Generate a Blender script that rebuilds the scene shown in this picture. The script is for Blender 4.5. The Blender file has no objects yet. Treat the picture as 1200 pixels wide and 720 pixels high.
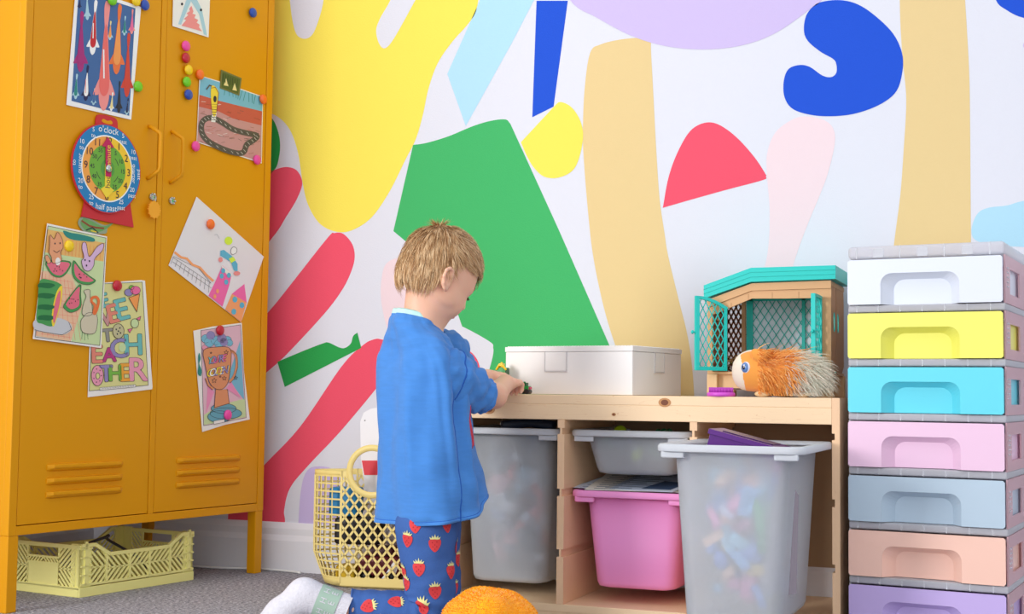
import bpy, bmesh, math, random
import numpy as np
from mathutils import Vector, Matrix, noise
from mathutils.bvhtree import BVHTree
random.seed(7); np.random.seed(7)
PI = math.pi
COL = bpy.context.scene.collection
sin, cos, R_ = math.sin, math.cos, math.radians

# ------------------------------------------------------------------ camera
F = 1600.0; CX, CY = 600.0, 360.0
H = .522; D = 3.49; YAW = R_(21.5); PITCH = math.atan(101/1600.); ROLL = R_(.66)
CAM = Vector((0, -D, H))
_cy, _sy, _cp, _sp = cos(YAW), sin(YAW), cos(PITCH), sin(PITCH)
_r = Vector((_cy, _sy, 0)); _u = Vector((_sy*_sp, -_cy*_sp, _cp))
FW = Vector((-_sy*_cp, _cy*_cp, _sp))
RT = _r*cos(ROLL)+_u*sin(ROLL); UP = _u*cos(ROLL)-_r*sin(ROLL)
RH = Vector((_cy, _sy, 0)); DH = Vector((-_sy, _cy, 0)); ZU = Vector((0, 0, 1))
def ray(px, py): return FW+RT*((px-CX)/F)-UP*((py-CY)/F)
def on_plane(px, py, o, n):
    d = ray(px, py); t = (Vector(o)-CAM).dot(n)/d.dot(n)
    return CAM+d*t
def at_y(px, py, y): return on_plane(px, py, (0, y, 0), Vector((0, 1, 0)))
def at_z(px, py, z): return on_plane(px, py, (0, 0, z), Vector((0, 0, 1)))
def at_d(px, py, Z):
    d = ray(px, py); return CAM+d*(Z/d.dot(DH))
cam = bpy.data.cameras.new('camera'); co = bpy.data.objects.new('camera', cam); COL.objects.link(co)
cam.sensor_width = 36; cam.lens = F/1200*36; cam.clip_start = .05; cam.clip_end = 60
m = Matrix((RT, UP, -FW)).transposed().to_4x4(); m.translation = CAM
co.matrix_world = m
bpy.context.scene.camera = co

# ------------------------------------------------------------------ materials
def lin(c):
    r = []
    for v in c[:3]:
        v = v/255.
        r.append(v/12.92 if v <= .04045 else ((v+.055)/1.055)**2.4)
    return (r[0], r[1], r[2], 1)
MATS = {}
def mat(name, col=(200, 200, 200), rough=.5, metal=0, spec=.5, noise_amt=0, nscale=20, bump=0, bscale=80, trans=0, alpha=1, sheen=0, sss=0, stretch=None, emis=0, ior=None, coat=0):
    if name in MATS: return MATS[name]
    M = bpy.data.materials.new(name); M.use_nodes = True
    nt = M.node_tree; b = nt.nodes['Principled BSDF']
    b.inputs['Base Color'].default_value = lin(col)
    b.inputs['Roughness'].default_value = rough; b.inputs['Metallic'].default_value = metal
    b.inputs['Specular IOR Level'].default_value = spec
    b.inputs['Transmission Weight'].default_value = trans; b.inputs['Alpha'].default_value = alpha
    if ior: b.inputs['IOR'].default_value = ior
    if coat: b.inputs['Coat Weight'].default_value = coat
    if sheen: b.inputs['Sheen Weight'].default_value = sheen
    if sss:
        b.inputs['Subsurface Weight'].default_value = sss; b.inputs['Subsurface Radius'].default_value = (.01, .004, .002)
        b.inputs['Subsurface Scale'].default_value = 1
    tc = nt.nodes.new('ShaderNodeTexCoord'); mp = nt.nodes.new('ShaderNodeMapping')
    nt.links.new(tc.outputs['Object'], mp.inputs[0])
    if stretch: mp.inputs['Scale'].default_value = stretch
    if noise_amt:
        n = nt.nodes.new('ShaderNodeTexNoise'); n.inputs['Scale'].default_value = nscale; n.inputs['Detail'].default_value = 5
        nt.links.new(mp.outputs[0], n.inputs['Vector'])
        cr = nt.nodes.new('ShaderNodeValToRGB'); nt.links.new(n.outputs['Fac'], cr.inputs[0])
        k = lin(col)
        cr.color_ramp.elements[0].position = .3; cr.color_ramp.elements[1].position = .7
        cr.color_ramp.elements[0].color = tuple(max(0, v*(1-noise_amt)) for v in k[:3])+(1,)
        cr.color_ramp.elements[1].color = tuple(min(1, v*(1+noise_amt)) for v in k[:3])+(1,)
        nt.links.new(cr.outputs[0], b.inputs['Base Color'])
    if bump:
        n2 = nt.nodes.new('ShaderNodeTexNoise'); n2.inputs['Scale'].default_value = bscale; n2.inputs['Detail'].default_value = 4
        nt.links.new(mp.outputs[0], n2.inputs['Vector'])
        bp = nt.nodes.new('ShaderNodeBump'); bp.inputs['Strength'].default_value = bump; bp.inputs['Distance'].default_value = .004
        nt.links.new(n2.outputs['Fac'], bp.inputs['Height']); nt.links.new(bp.outputs[0], b.inputs['Normal'])
    MATS[name] = M
    return M
def wood(name, c1, c2, scale=(1.2, 18, 18), rough=.55):
    if name in MATS: return MATS[name]
    M = mat(name, c1, rough); nt = M.node_tree; b = nt.nodes['Principled BSDF']
    tc = nt.nodes.new('ShaderNodeTexCoord'); mp = nt.nodes.new('ShaderNodeMapping'); mp.inputs['Scale'].default_value = scale
    nt.links.new(tc.outputs['Object'], mp.inputs[0])
    n = nt.nodes.new('ShaderNodeTexNoise'); n.inputs['Scale'].default_value = 1.6; n.inputs['Detail'].default_value = 3; n.inputs['Distortion'].default_value = 1.2
    nt.links.new(mp.outputs[0], n.inputs['Vector'])
    w = nt.nodes.new('ShaderNodeMath'); w.operation = 'MULTIPLY'; w.inputs[1].default_value = 9; nt.links.new(n.outputs['Fac'], w.inputs[0])
    fr = nt.nodes.new('ShaderNodeMath'); fr.operation = 'FRACT'; nt.links.new(w.outputs[0], fr.inputs[0])
    cr = nt.nodes.new('ShaderNodeValToRGB'); nt.links.new(fr.outputs[0], cr.inputs[0])
    cr.color_ramp.elements[0].color = lin(c1); cr.color_ramp.elements[1].color = lin(c2)
    cr.color_ramp.elements[0].position = .35
    e = cr.color_ramp.elements.new(.98); e.color = lin(c1)
    nt.links.new(cr.outputs[0], b.inputs['Base Color'])
    return M

# ------------------------------------------------------------------ mesh builder
class MB:
    def __init__(s): s.v = []; s.f = []; s.m = []; s.sm = []; s.mats = []
    def mi(s, M):
        if M not in s.mats: s.mats.append(M)
        return s.mats.index(M)
    def add(s, vs, fs, M, smooth=False):
        b = len(s.v); k = s.mi(M)
        s.v += [tuple(v) for v in vs]
        for f in fs: s.f.append(tuple(i+b for i in f)); s.m.append(k); s.sm.append(smooth)
        return s
    def box(s, x0, x1, y0, y1, z0, z1, M):
        vs = [(x, y, z) for z in (z0, z1) for y in (y0, y1) for x in (x0, x1)]
        return s.add(vs, [(0, 2, 3, 1), (4, 5, 7, 6), (0, 1, 5, 4), (1, 3, 7, 5), (3, 2, 6, 7), (2, 0, 4, 6)], M)
    def rbox(s, x0, x1, y0, y1, z0, z1, M, r=.004, seg=3):
        """box with rounded vertical-plane silhouette on every edge"""
        bm = bmesh.new(); vs = [bm.verts.new((x, y, z)) for z in (z0, z1) for y in (y0, y1) for x in (x0, x1)]
        for f in [(0, 2, 3, 1), (4, 5, 7, 6), (0, 1, 5, 4), (1, 3, 7, 5), (3, 2, 6, 7), (2, 0, 4, 6)]: bm.faces.new([vs[i] for i in f])
        bmesh.ops.bevel(bm, geom=bm.edges[:], offset=r, segments=seg, profile=.5, affect='EDGES')
        bm.verts.index_update(); s.add([v.co for v in bm.verts], [[v.index for v in f.verts] for f in bm.faces], M, True); bm.free(); return s
    def bar(s, a, b, w, t, up, M):
        """rectangular bar from a to b, width w (sideways), thickness t (along up)"""
        a = Vector(a); b = Vector(b); d = (b-a).normalized(); up = Vector(up); sd = d.cross(up).normalized(); un = sd.cross(d).normalized()
        vs = []
        for p in (a, b):
            for i, j in ((-1, -1), (1, -1), (1, 1), (-1, 1)): vs.append(p+sd*(i*w/2)+un*(j*t/2))
        return s.add(vs, [(3, 2, 1, 0), (4, 5, 6, 7), (0, 1, 5, 4), (1, 2, 6, 5), (2, 3, 7, 6), (3, 0, 4, 7)], M)
    def tube(s, pts, r, M, n=8, closed=False, caps=True):
        pts = [Vector(p) for p in pts]; N = len(pts); rs = r if isinstance(r, (list, tuple)) else [r]*N
        prev = None; vs = []
        for i, p in enumerate(pts):
            if closed: t = pts[(i+1) % N]-pts[i-1]
            else: t = pts[min(i+1, N-1)]-pts[max(i-1, 0)]
            t.normalize()
            if prev is None: a = t.orthogonal().normalized()
            else: a = (prev-t*prev.dot(t)); a = a.normalized() if a.length > 1e-6 else t.orthogonal().normalized()
            prev = a; b = t.cross(a)
            for k in range(n): vs.append(p+(a*cos(2*PI*k/n)+b*sin(2*PI*k/n))*rs[i])
        fs = []
        L = N if closed else N-1
        for i in range(L):
            j = (i+1) % N
            for k in range(n): fs.append((i*n+k, i*n+(k+1) % n, j*n+(k+1) % n, j*n+k))
        if not closed and caps: fs += [tuple(range(n))[::-1], tuple((N-1)*n+k for k in range(n))]
        return s.add(vs, fs, M, True)
    def lathe(s, prof, c, M, n=24, ax='z', fr=None):
        """profile [(r,h)] about the axis through c; fr = (x axis, y axis, z axis) optional"""
        X, Y, Z = fr if fr else (Vector((1, 0, 0)), Vector((0, 1, 0)), Vector((0, 0, 1)))
        c = Vector(c); vs = []
        for r, h in prof:
            for k in range(n): vs.append(c+X*(r*cos(2*PI*k/n))+Y*(r*sin(2*PI*k/n))+Z*h)
        fs = []
        for i in range(len(prof)-1):
            for k in range(n): fs.append((i*n+k, i*n+(k+1) % n, (i+1)*n+(k+1) % n, (i+1)*n+k))
        if prof[0][0] > 1e-6: fs.append(tuple(range(n))[::-1])
        if prof[-1][0] > 1e-6: fs.append(tuple((len(prof)-1)*n+k for k in range(n)))
        return s.add(vs, fs, M, True)
    def ell(s, c, r, M, fr=None, nu=20, nv=12, dis=None):
        X, Y, Z = fr if fr else (Vector((1, 0, 0)), Vector((0, 1, 0)), Vector((0, 0, 1)))
        c = Vector(c); vs = []
        for i in range(nv+1):
            th = PI*i/nv
            for k in range(nu):
                ph = 2*PI*k/nu; q = Vector((sin(th)*cos(ph), sin(th)*sin(ph), -cos(th)))
                g = 1 if dis is None else 1+dis(q)
                vs.append(c+X*(q.x*r[0]*g)+Y*(q.y*r[1]*g)+Z*(q.z*r[2]*g))
        fs = [(i*nu+k, i*nu+(k+1) % nu, (i+1)*nu+(k+1) % nu, (i+1)*nu+k) for i in range(nv) for k in range(nu)]
        return s.add(vs, fs, M, True)
    def prism(s, pts, ext, M, smooth=False):
        """planar outline (3d points) extruded by the vector ext"""
        pts = [Vector(p) for p in pts]; n = len(pts); ext = Vector(ext)
        nn = Vector((0, 0, 0))
        for i in range(n): nn += pts[i].cross(pts[(i+1) % n])
        if nn.dot(ext) > 0: pts = pts[::-1]
        vs = pts+[p+ext for p in pts]
        s.add(vs, [tuple(range(n))], M); k = len(s.v)-2*n
        s.f.append(tuple(k+n+i for i in range(n))[::-1]); s.m.append(s.mi(M)); s.sm.append(False)
        for i in range(n):
            j = (i+1) % n; s.f.append((k+j, k+i, k+n+i, k+n+j)); s.m.append(s.mi(M)); s.sm.append(smooth)
        return s
    def face(s, pts, M):
        return s.add(pts, [tuple(range(len(pts)))], M)
    def build(s, name, parent=None, loc=None, rz=0, world=False, bevel=0, angle=None, bseg=2, fix=False, solid=0, xf=None):
        """links the mesh; vertices are in the parent's space, or in world space with world=True"""
        me = bpy.data.meshes.new(name); vs = s.v
        o = bpy.data.objects.new(name, me); COL.objects.link(o)
        if parent is not None:
            o.parent = parent
            if world:
                inv = PM[parent.name].inverted(); vs = [inv @ Vector(v) for v in vs]
            PM[o.name] = PM[parent.name].copy()
        else:
            if loc is None:
                a = np.array(vs, dtype=float); lo, hi = a.min(0), a.max(0); loc = ((lo[0]+hi[0])/2, (lo[1]+hi[1])/2, lo[2]); world = True
            Mx = Matrix.Translation(loc) @ Matrix.Rotation(rz, 4, 'Z')
            if world: inv = Mx.inverted(); vs = [inv @ Vector(v) for v in vs]
            o.location = loc; o.rotation_euler = (0, 0, rz); PM[o.name] = Mx
        me.from_pydata([tuple(v) for v in vs], [], s.f)
        for M in s.mats: me.materials.append(M)
        me.polygons.foreach_set('material_index', s.m)
        me.polygons.foreach_set('use_smooth', [bool(q) for q in s.sm] if angle is None else [True]*len(s.f))
        me.update()
        if fix:
            bm = bmesh.new(); bm.from_mesh(me); bmesh.ops.recalc_face_normals(bm, faces=bm.faces[:]); bm.to_mesh(me); bm.free()
        if bevel:
            md = o.modifiers.new('bevel', 'BEVEL'); md.width = bevel; md.segments = bseg; md.limit_method = 'ANGLE'; md.angle_limit = R_(40); md.harden_normals = False
        if solid:
            md = o.modifiers.new('solid', 'SOLIDIFY'); md.thickness = solid; md.offset = 0
        return o
PM = {}
def empty(name, loc, rz=0):
    o = bpy.data.objects.new(name, None); COL.objects.link(o); o.location = loc; o.rotation_euler = (0, 0, rz); o.empty_display_size = .05
    PM[o.name] = Matrix.Translation(loc) @ Matrix.Rotation(rz, 4, 'Z'); return o
def tag(o, label, cat, group=None, kind=None):
    o['label'] = label; o['category'] = cat
    if group: o['group'] = group
    if kind: o['kind'] = kind
    return o
def struct(o): o['kind'] = 'structure'; return o

# ------------------------------------------------------------------ curves
def smooth_closed(pts, n=8, sharp=()):
    """closed Catmull-Rom through 2d points; indices in sharp stay corners"""
    N = len(pts); out = []
    for i in range(N):
        p0, p1, p2, p3 = pts[i-1], pts[i], pts[(i+1) % N], pts[(i+2) % N]
        if i in sharp: p0 = (2*p1[0]-p2[0], 2*p1[1]-p2[1])
        if (i+1) % N in sharp: p3 = (2*p2[0]-p1[0], 2*p2[1]-p1[1])
        for k in range(n):
            t = k/n; t2 = t*t; t3 = t2*t
            out.append(tuple(.5*(2*p1[q]+(-p0[q]+p2[q])*t+(2*p0[q]-5*p1[q]+4*p2[q]-p3[q])*t2+(-p0[q]+3*p1[q]-3*p2[q]+p3[q])*t3) for q in (0, 1)))
    return out
def smooth_open(pts, n=6):
    P = [Vector(p) for p in pts]; out = []
    for i in range(len(P)-1):
        p0 = P[i-1] if i else P[0]*2-P[1]; p1 = P[i]; p2 = P[i+1]; p3 = P[i+2] if i+2 < len(P) else P[-1]*2-P[-2]
        for k in range(n):
            t = k/n; out.append(.5*(2*p1+(p2-p0)*t+(2*p0-5*p1+4*p2-p3)*t*t+(3*p1-p0-3*p2+p3)*t**3))
    out.append(P[-1]); return out
def stroke(pts, w, closed=False):
    """2d polyline thickened into quads"""
    qs = []; n = len(pts)
    for i in range(n if closed else n-1):
        a = pts[i]; b = pts[(i+1) % n]; dx, dy = b[0]-a[0], b[1]-a[1]; L = math.hypot(dx, dy) or 1e-9
        ox, oy = -dy/L*w/2, dx/L*w/2; ex, ey = dx/L*w*.3, dy/L*w*.3
        qs.append([(a[0]+ox-ex, a[1]+oy-ey), (b[0]+ox+ex, b[1]+oy+ey), (b[0]-ox+ex, b[1]-oy+ey), (a[0]-ox-ex, a[1]-oy-ey)])
    return qs
def ellipse(cx, cy, rx, ry, rot=0, n=24):
    c, s_ = cos(rot), sin(rot)
    return [(cx+rx*cos(2*PI*k/n)*c-ry*sin(2*PI*k/n)*s_, cy+rx*cos(2*PI*k/n)*s_+ry*sin(2*PI*k/n)*c) for k in range(n)]
_tc = {}
def text_tris(txt):
    if txt in _tc: return _tc[txt]
    cu = bpy.data.curves.new('t', 'FONT'); cu.body = txt; cu.align_x = 'CENTER'; cu.resolution_u = 3
    ob = bpy.data.objects.new('t', cu); me = ob.to_mesh()
    vs = [(v.co.x, v.co.y) for v in me.vertices]; fs = [tuple(p.vertices) for p in me.polygons]
    ob.to_mesh_clear(); bpy.data.objects.remove(ob); bpy.data.curves.remove(cu)
    _tc[txt] = (vs, fs); return vs, fs

# ------------------------------------------------------------------ lofts
class Loft:
    """rings: list of (center, axisX vec, axisY vec, rx, ry, power); t=0 along axisX. disp(s,t)->outward metres"""
    def __init__(s, rings, disp=None): s.r = rings; s.disp = disp
    def ev(s, a, t):
        n = len(s.r)-1; a = min(max(a, 0), 1)*n; i = min(int(a), n-1); f = a-i
        def at(k): return s.r[min(max(k, 0), n)]
        q = []
        for j in range(6):
            p0, p1, p2, p3 = at(i-1)[j], at(i)[j], at(i+1)[j], at(i+2)[j]
            q.append(.5*(2*p1+(p2-p0)*f+(2*p0-5*p1+4*p2-p3)*f*f+(3*p1-p0-3*p2+p3)*f**3))
        c, X, Y, rx, ry, pw = q
        cc, ss = cos(2*PI*t), sin(2*PI*t); e = 2/pw
        x = math.copysign(abs(cc)**e, cc)*rx; y = math.copysign(abs(ss)**e, ss)*ry
        return c+X*x+Y*y, (X*(x/max(rx, 1e-6)/max(rx, 1e-6))+Y*(y/max(ry, 1e-6)/max(ry, 1e-6))).normalized()
    def pos(s, a, t):
        p, n = s.ev(a, t)
        if s.disp: p = p+n*s.disp(a, t % 1)
        return p
    def nrm(s, a, t):
        e = .004; a0, a1 = max(a-e, 0), min(a+e, 1)
        d1 = s.pos(a1, t)-s.pos(a0, t); d2 = s.pos(a, t+e)-s.pos(a, t-e); n = d1.cross(d2)
        if n.dot(s.ev(a, t)[1]) < 0: n = -n
        return n.normalized(), d1/(a1-a0), d2/(2*e)
    def mesh(s, mb, M, ns=40, nt=48, cap0=False, cap1=False):
        vs = [s.pos(i/ns, k/nt) for i in range(ns+1) for k in range(nt)]
        fs = [(i*nt+k, i*nt+(k+1) % nt, (i+1)*nt+(k+1) % nt, (i+1)*nt+k) for i in range(ns) for k in range(nt)]
        if cap0: fs.append(tuple(range(nt))[::-1])
        if cap1: fs.append(tuple(ns*nt+k for k in range(nt)))
        mb.add(vs, fs, M, True)
    def patch(s, mb, polys, a0, t0, M, off=.0012, rot=0):
        """polygons in metres (du along t, dv along s) wrapped on the surface about (a0,t0)"""
        n, da, dt = s.nrm(a0, t0); la, lt = da.length, dt.length; c, sn = cos(rot), sin(rot)
        def q(u, v):
            u, v = u*c-v*sn, u*sn+v*c
            a = a0+v/la; t = t0+u/lt; return s.pos(a, t)+s.nrm(a, t)[0]*off
        for P in polys:
            cx = sum(p[0] for p in P)/len(P); cy = sum(p[1] for p in P)/len(P); N = len(P)
            vs = [q(cx, cy)]; K = 3
            for k in range(1, K+1):
                g = k/K; vs += [q(cx+(p[0]-cx)*g, cy+(p[1]-cy)*g) for p in P]
            fs = [(0, 1+i, 1+(i+1) % N) for i in range(N)]
            for k in range(K-1):
                b0 = 1+k*N; b1 = b0+N
                fs += [(b0+i, b1+i, b1+(i+1) % N, b0+(i+1) % N) for i in range(N)]
            mb.add(vs, fs, M, True)

# ------------------------------------------------------------------ implicit surfaces (blended organic bodies)
class SDF:
    def __init__(s, lo, hi, h):
        s.lo = np.array(lo, float); s.h = h; s.n = (np.ceil((np.array(hi)-s.lo)/h)).astype(int)+1
        s.g = np.full(s.n, .05, np.float32)
    def _sub(s, lo, hi, pad):
        a = np.clip(((np.array(lo)-pad-s.lo)/s.h).astype(int), 0, s.n-1); b = np.clip(((np.array(hi)+pad-s.lo)/s.h).astype(int)+2, 1, s.n)
        sl = tuple(slice(a[i], b[i]) for i in range(3))
        ax = [s.lo[i]+np.arange(a[i], b[i])*s.h for i in range(3)]
        X, Y, Z = np.meshgrid(*ax, indexing='ij', sparse=True); return sl, X, Y, Z
    def _mix(s, sl, d, k, sub=False):
        g = s.g[sl]
        if sub:
            h = np.clip(.5-.5*(g+d)/k, 0, 1); s.g[sl] = g*(1-h)+(-d)*h+k*h*(1-h)
        else:
            h = np.clip(.5+.5*(g-d)/k, 0, 1); s.g[sl] = g*(1-h)+d*h-k*h*(1-h)
    def cone(s, a, b, ra, rb, k=.01, sub=False):
        a = np.array(a, float); b = np.array(b, float); r = max(ra, rb)+k+.004
        sl, X, Y, Z = s._sub(np.minimum(a, b)-r, np.maximum(a, b)+r, .0)
        d = b-a; L = (d**2).sum()+1e-12
        t = np.clip(((X-a[0])*d[0]+(Y-a[1])*d[1]+(Z-a[2])*d[2])/L, 0, 1)
        q = np.sqrt((X-a[0]-t*d[0])**2+(Y-a[1]-t*d[1])**2+(Z-a[2]-t*d[2])**2)-(ra+(rb-ra)*t)
        s._mix(sl, q, k, sub)
    def ell(s, c, r, fr=None, k=.01, sub=False):
        c = np.array(c, float); R = max(r)+k+.004
        sl, X, Y, Z = s._sub(c-R, c+R, 0)
        fr = fr or (Vector((1, 0, 0)), Vector((0, 1, 0)), Vector((0, 0, 1)))
        q = []
        for i in range(3):
            v = fr[i]; q.append(((X-c[0])*v[0]+(Y-c[1])*v[1]+(Z-c[2])*v[2]))
        k0 = np.sqrt(sum((q[i]/r[i])**2 for i in range(3))); k1 = np.sqrt(sum((q[i]/r[i]**2)**2 for i in range(3)))+1e-9
        s._mix(sl, k0*(k0-1)/k1, k, sub)
    def mesh(s):
        g = s.g; ins = g < 0; nx, ny, nz = g.shape
        c = np.zeros((nx-1, ny-1, nz-1), np.int8)
        for i in (0, 1):
            for j in (0, 1):
                for k in (0, 1): c += ins[i:nx-1+i, j:ny-1+j, k:nz-1+k]
        act = (c > 0) & (c < 8); idx = np.argwhere(act); lut = -np.ones(act.shape, np.int64); lut[act] = np.arange(len(idx))
        acc = np.zeros((len(idx), 3)); cnt = np.zeros(len(idx))
        cor = [(i, j, k) for i in (0, 1) for j in (0, 1) for k in (0, 1)]
        for a in cor:
            for ax in range(3):
                if a[ax] == 0:
                    b = list(a); b[ax] = 1
                    ga = g[idx[:, 0]+a[0], idx[:, 1]+a[1], idx[:, 2]+a[2]]; gb = g[idx[:, 0]+b[0], idx[:, 1]+b[1], idx[:, 2]+b[2]]
                    m_ = (ga < 0) != (gb < 0); t = ga/(ga-gb+1e-20)
                    for q in range(3):
                        acc[:, q] += np.where(m_, a[q]+(t if q == ax else 0), 0)
                    cnt += m_
        V = (idx+acc/cnt[:, None])*s.h+s.lo; Fs = []
        for ax in range(3):
            o = [slice(None)]*3; p = [slice(None)]*3; o[ax] = slice(0, -1); p[ax] = slice(1, None)
            A, B = ins[tuple(o)], ins[tuple(p)]; e = np.argwhere(A != B)
            u, v = (ax+1) % 3, (ax+2) % 3
            e = e[(e[:, u] > 0) & (e[:, v] > 0) & (e[:, u] < g.shape[u]-1) & (e[:, v] < g.shape[v]-1)]
            fl = A[e[:, 0], e[:, 1], e[:, 2]]
            q = []
            for du, dv in ((-1, -1), (0, -1), (0, 0), (-1, 0)):
                w = e.copy(); w[:, u] += du; w[:, v] += dv; q.append(lut[w[:, 0], w[:, 1], w[:, 2]])
            q = np.stack(q, 1); q[~fl] = q[~fl][:, ::-1]; Fs.append(q[(q >= 0).all(1)])
        return V, np.concatenate(Fs)
    def to(s, mb, M):
        V, Q = s.mesh(); mb.add(V.tolist(), Q.tolist(), M, True)
def frame(f, up=ZU):
    f = Vector(f).normalized(); l = Vector(up).cross(f).normalized(); return f, l, f.cross(l).normalized()
# ------------------------------------------------------------------ colours of the mural
WHITE = mat('wall_white', (222, 224, 234), .75, spec=.25, bump=.15, bscale=260)
def mural(n, c): return mat('mural_'+n, c, .75, spec=.25, bump=.15, bscale=260)
mY = mural('yellow', (246, 228, 92)); mR = mural('red', (238, 84, 108)); mG = mural('green', (66, 180, 104)); mG2 = mural('green_deep', (40, 160, 76))
mLB = mural('light_blue', (176, 220, 240)); mB = mural('blue', (28, 82, 208)); mP = mural('purple', (204, 188, 232)); mBe = mural('beige', (228, 202, 146)); mPk = mural('pale_pink', (238, 216, 222))
A = lambda P: [(300+x/2.4, y/2.4) for x, y in P]
B = lambda P: [(600+x/2.4, y/2.4) for x, y in P]
Cc = lambda P: [(880+x/2.4, y/2.4) for x, y in P]
Dd = lambda P: [(300+x/2.88, 250+y/2.88) for x, y in P]
shapes = [
 (mY, 1, smooth_closed(A([(-80, -80), (-80, 300), (20, 315), (60, 328), (95, 365), (118, 430), (132, 520), (148, 580), (180, 630), (225, 652), (270, 648), (325, 612), (375, 540), (420, 450), (450, 390), (470, 320), (485, 250), (510, 180), (550, 120), (590, 75), (615, 40), (625, 0), (630, -80)]), 6, (0, 1, 22))),
 (WHITE, 2, smooth_closed(A([(86, -80), (95, 0), (103, 60), (115, 98), (138, 109), (160, 95), (178, 50), (190, 0), (200, -80)]), 6, (0, 8))),
 (WHITE, 2, smooth_closed(A([(410, -80), (378, 0), (350, 50), (338, 85), (345, 120), (360, 136), (380, 120), (410, 70), (440, 15), (452, -5), (500, -80)]), 6, (0, 10))),
 (mLB, 1, A([(632, -80), (630, 0), (538, 208), (590, 355), (720, 120), (782, 0), (822, -80)])),
 (mG, 1, smooth_closed([(484, 170), (500, 167.5), (525, 160), (554, 148), (575, 141.7), (592, 140), (598, 145), (655, 270), (712, 400), (745, 480), (575, 480), (520, 320), (461, 271)], 6, (0, 6, 7, 8, 9, 10, 11, 12))),
 (mY, 2, smooth_closed(B([(135, 287), (165, 300), (190, 335), (200, 380), (190, 440), (170, 480), (130, 500), (90, 497), (60, 470), (40, 435), (25, 400), (118, 300)]), 6, (10, 11))),
 (mB, 1, B([(69, 2), (157, 2), (117, 300), (57, 330)])),
 (mBe, 1, smooth_closed([(691.5, 62), (704, 52), (729, 46), (754, 44.5), (762, 48), (763, 62), (766, 117), (769, 175), (773, 233), (779, 275), (783, 300), (795, 350), (806, 395), (812, 440), (815, 500), (755, 500), (730, 430), (716, 390), (705, 350), (695, 300), (690, 258), (685, 200), (683, 158), (685, 105)], 5, (14, 15))),
 (mP, 2, smooth_closed([(640, -60), (668, 0), (700, 21), (740, 42), (780, 54), (825, 58), (870, 53), (910, 38), (950, 10), (965, -4), (990, -60)], 6, (0, 10))),
 (mR, 1, smooth_closed(B([(424, 585), (440, 500), (465, 430), (500, 370), (540, 346), (580, 350), (630, 385), (680, 440), (712, 488), (714, 497), (705, 507), (600, 535), (500, 563)]), 6, (0,))),
 (mPk, 1, smooth_closed([(947, 136.5), (967, 141.5), (977, 152), (978, 170), (970, 204), (959, 233), (947, 262), (933, 300), (918, 350), (885, 350), (899, 300), (902, 250), (899, 208), (899, 180), (909, 155), (930, 139.5)], 6, (8, 9))),
 (mB, 2, smooth_closed(Cc([(200, 5), (250, 0), (300, 12), (350, 45), (400, 95), (425, 150), (426, 200), (410, 255), (370, 290), (310, 315), (250, 326), (180, 325), (120, 308), (95, 275), (92, 230), (105, 195), (135, 183), (165, 188), (200, 212), (225, 217), (240, 205), (240, 180), (230, 165), (195, 145), (160, 115), (149, 85), (155, 45), (175, 18)]), 5)),
 (mBe, 1, smooth_closed([(1054, -30), (1055, 25), (1058, 71), (1062, 117), (1059, 175), (1055, 229), (1049, 275), (1044, 320), (1042, 360), (1140, 360), (1138, 292), (1137, 167), (1136, 92), (1133, 33), (1129, -30)], 5, (0, 8, 9, 14))),
 (mB, 1, smooth_closed([(1162, -30), (1167, 0), (1180, 12), (1200, 21), (1240, 26), (1290, 10), (1300, -30)], 5, (0, 6))),
 (mLB, 1, smooth_closed([(1320, 225), (1240, 232), (1200, 235.5), (1180, 241), (1159, 243.5), (1146, 250), (1139, 266), (1140, 278), (1149, 284), (1172, 288), (1240, 292), (1320, 300)], 5, (0, 11))),
 (mP, 1, ellipse(1203, 53, 4, 4)),
 (mR, 1, smooth_closed(A([(-60, 520), (20, 490), (52, 478), (85, 470), (115, 480), (130, 515), (115, 560), (85, 610), (45, 670), (-60, 780)]), 6)),
 (mG2, 1, smooth_closed(A([(0, 320), (35, 325), (55, 350), (67, 395), (65, 440), (50, 480), (0, 500)]), 6)),
 (mR, 1, smooth_closed(Dd([(265, 67), (295, 70), (325, 105), (333, 150), (320, 200), (290, 260), (230, 340), (105, 475), (42, 532), (-60, 620), (-90, 480), (45, 330), (110, 250), (240, 85)]), 5, (9, 10))),
 (mG2, 2, smooth_closed(Dd([(72, 502), (160, 465), (225, 440), (245, 437), (280, 453), (300, 455), (320, 440), (328, 415), (342, 403), (355, 455), (97, 587)]), 5, (0, 8, 9, 10))),
 (mR, 1, smooth_closed([(447, 398), (438, 398), (425, 405), (400, 430), (352, 500), (310, 545), (270, 590), (270, 640), (334, 640), (334, 611), (333, 598), (340, 572), (362, 545), (404, 500), (460, 430), (465, 405)], 5, (7, 8))),
 (mPk, 1, smooth_closed(Dd([(485, 150), (520, 165), (540, 220), (530, 300), (490, 370), (450, 395), (435, 360), (422, 290), (424, 220), (440, 170)]), 5)),
 (mP, 2, smooth_closed([(349, 625), (352, 580), (358, 555), (370, 547), (392, 552), (405, 580), (404, 625)], 5, (0, 6))),
 (WHITE, 2, smooth_closed([(500, 372), (535, 380), (573, 400), (578, 408), (577, 420), (570, 445), (560, 480), (500, 480)], 5, (0, 6, 7))),
 (mR, 3, smooth_closed([(524, 414), (545, 410), (556, 417), (562, 430), (563, 452), (524, 452)], 5, (0, 4, 5))),
]
w = MB()
w.box(-2.86, 2.4, 0, .1, -.02, 2.6, WHITE)
for M, lay, P in shapes:
    y = -.0004*lay
    P = [(px+(250 if px > 1285 else 0), py-(420 if py < -20 else 0)) for px, py in P]
    pts = [at_y(px, py, y) for px, py in P]
    w.face(pts if (pts[1]-pts[0]).cross(pts[2]-pts[1]).length >= 0 else pts, M)
ob = w.build('wall_back', loc=(0, 0, 0), world=True); struct(ob)
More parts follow.
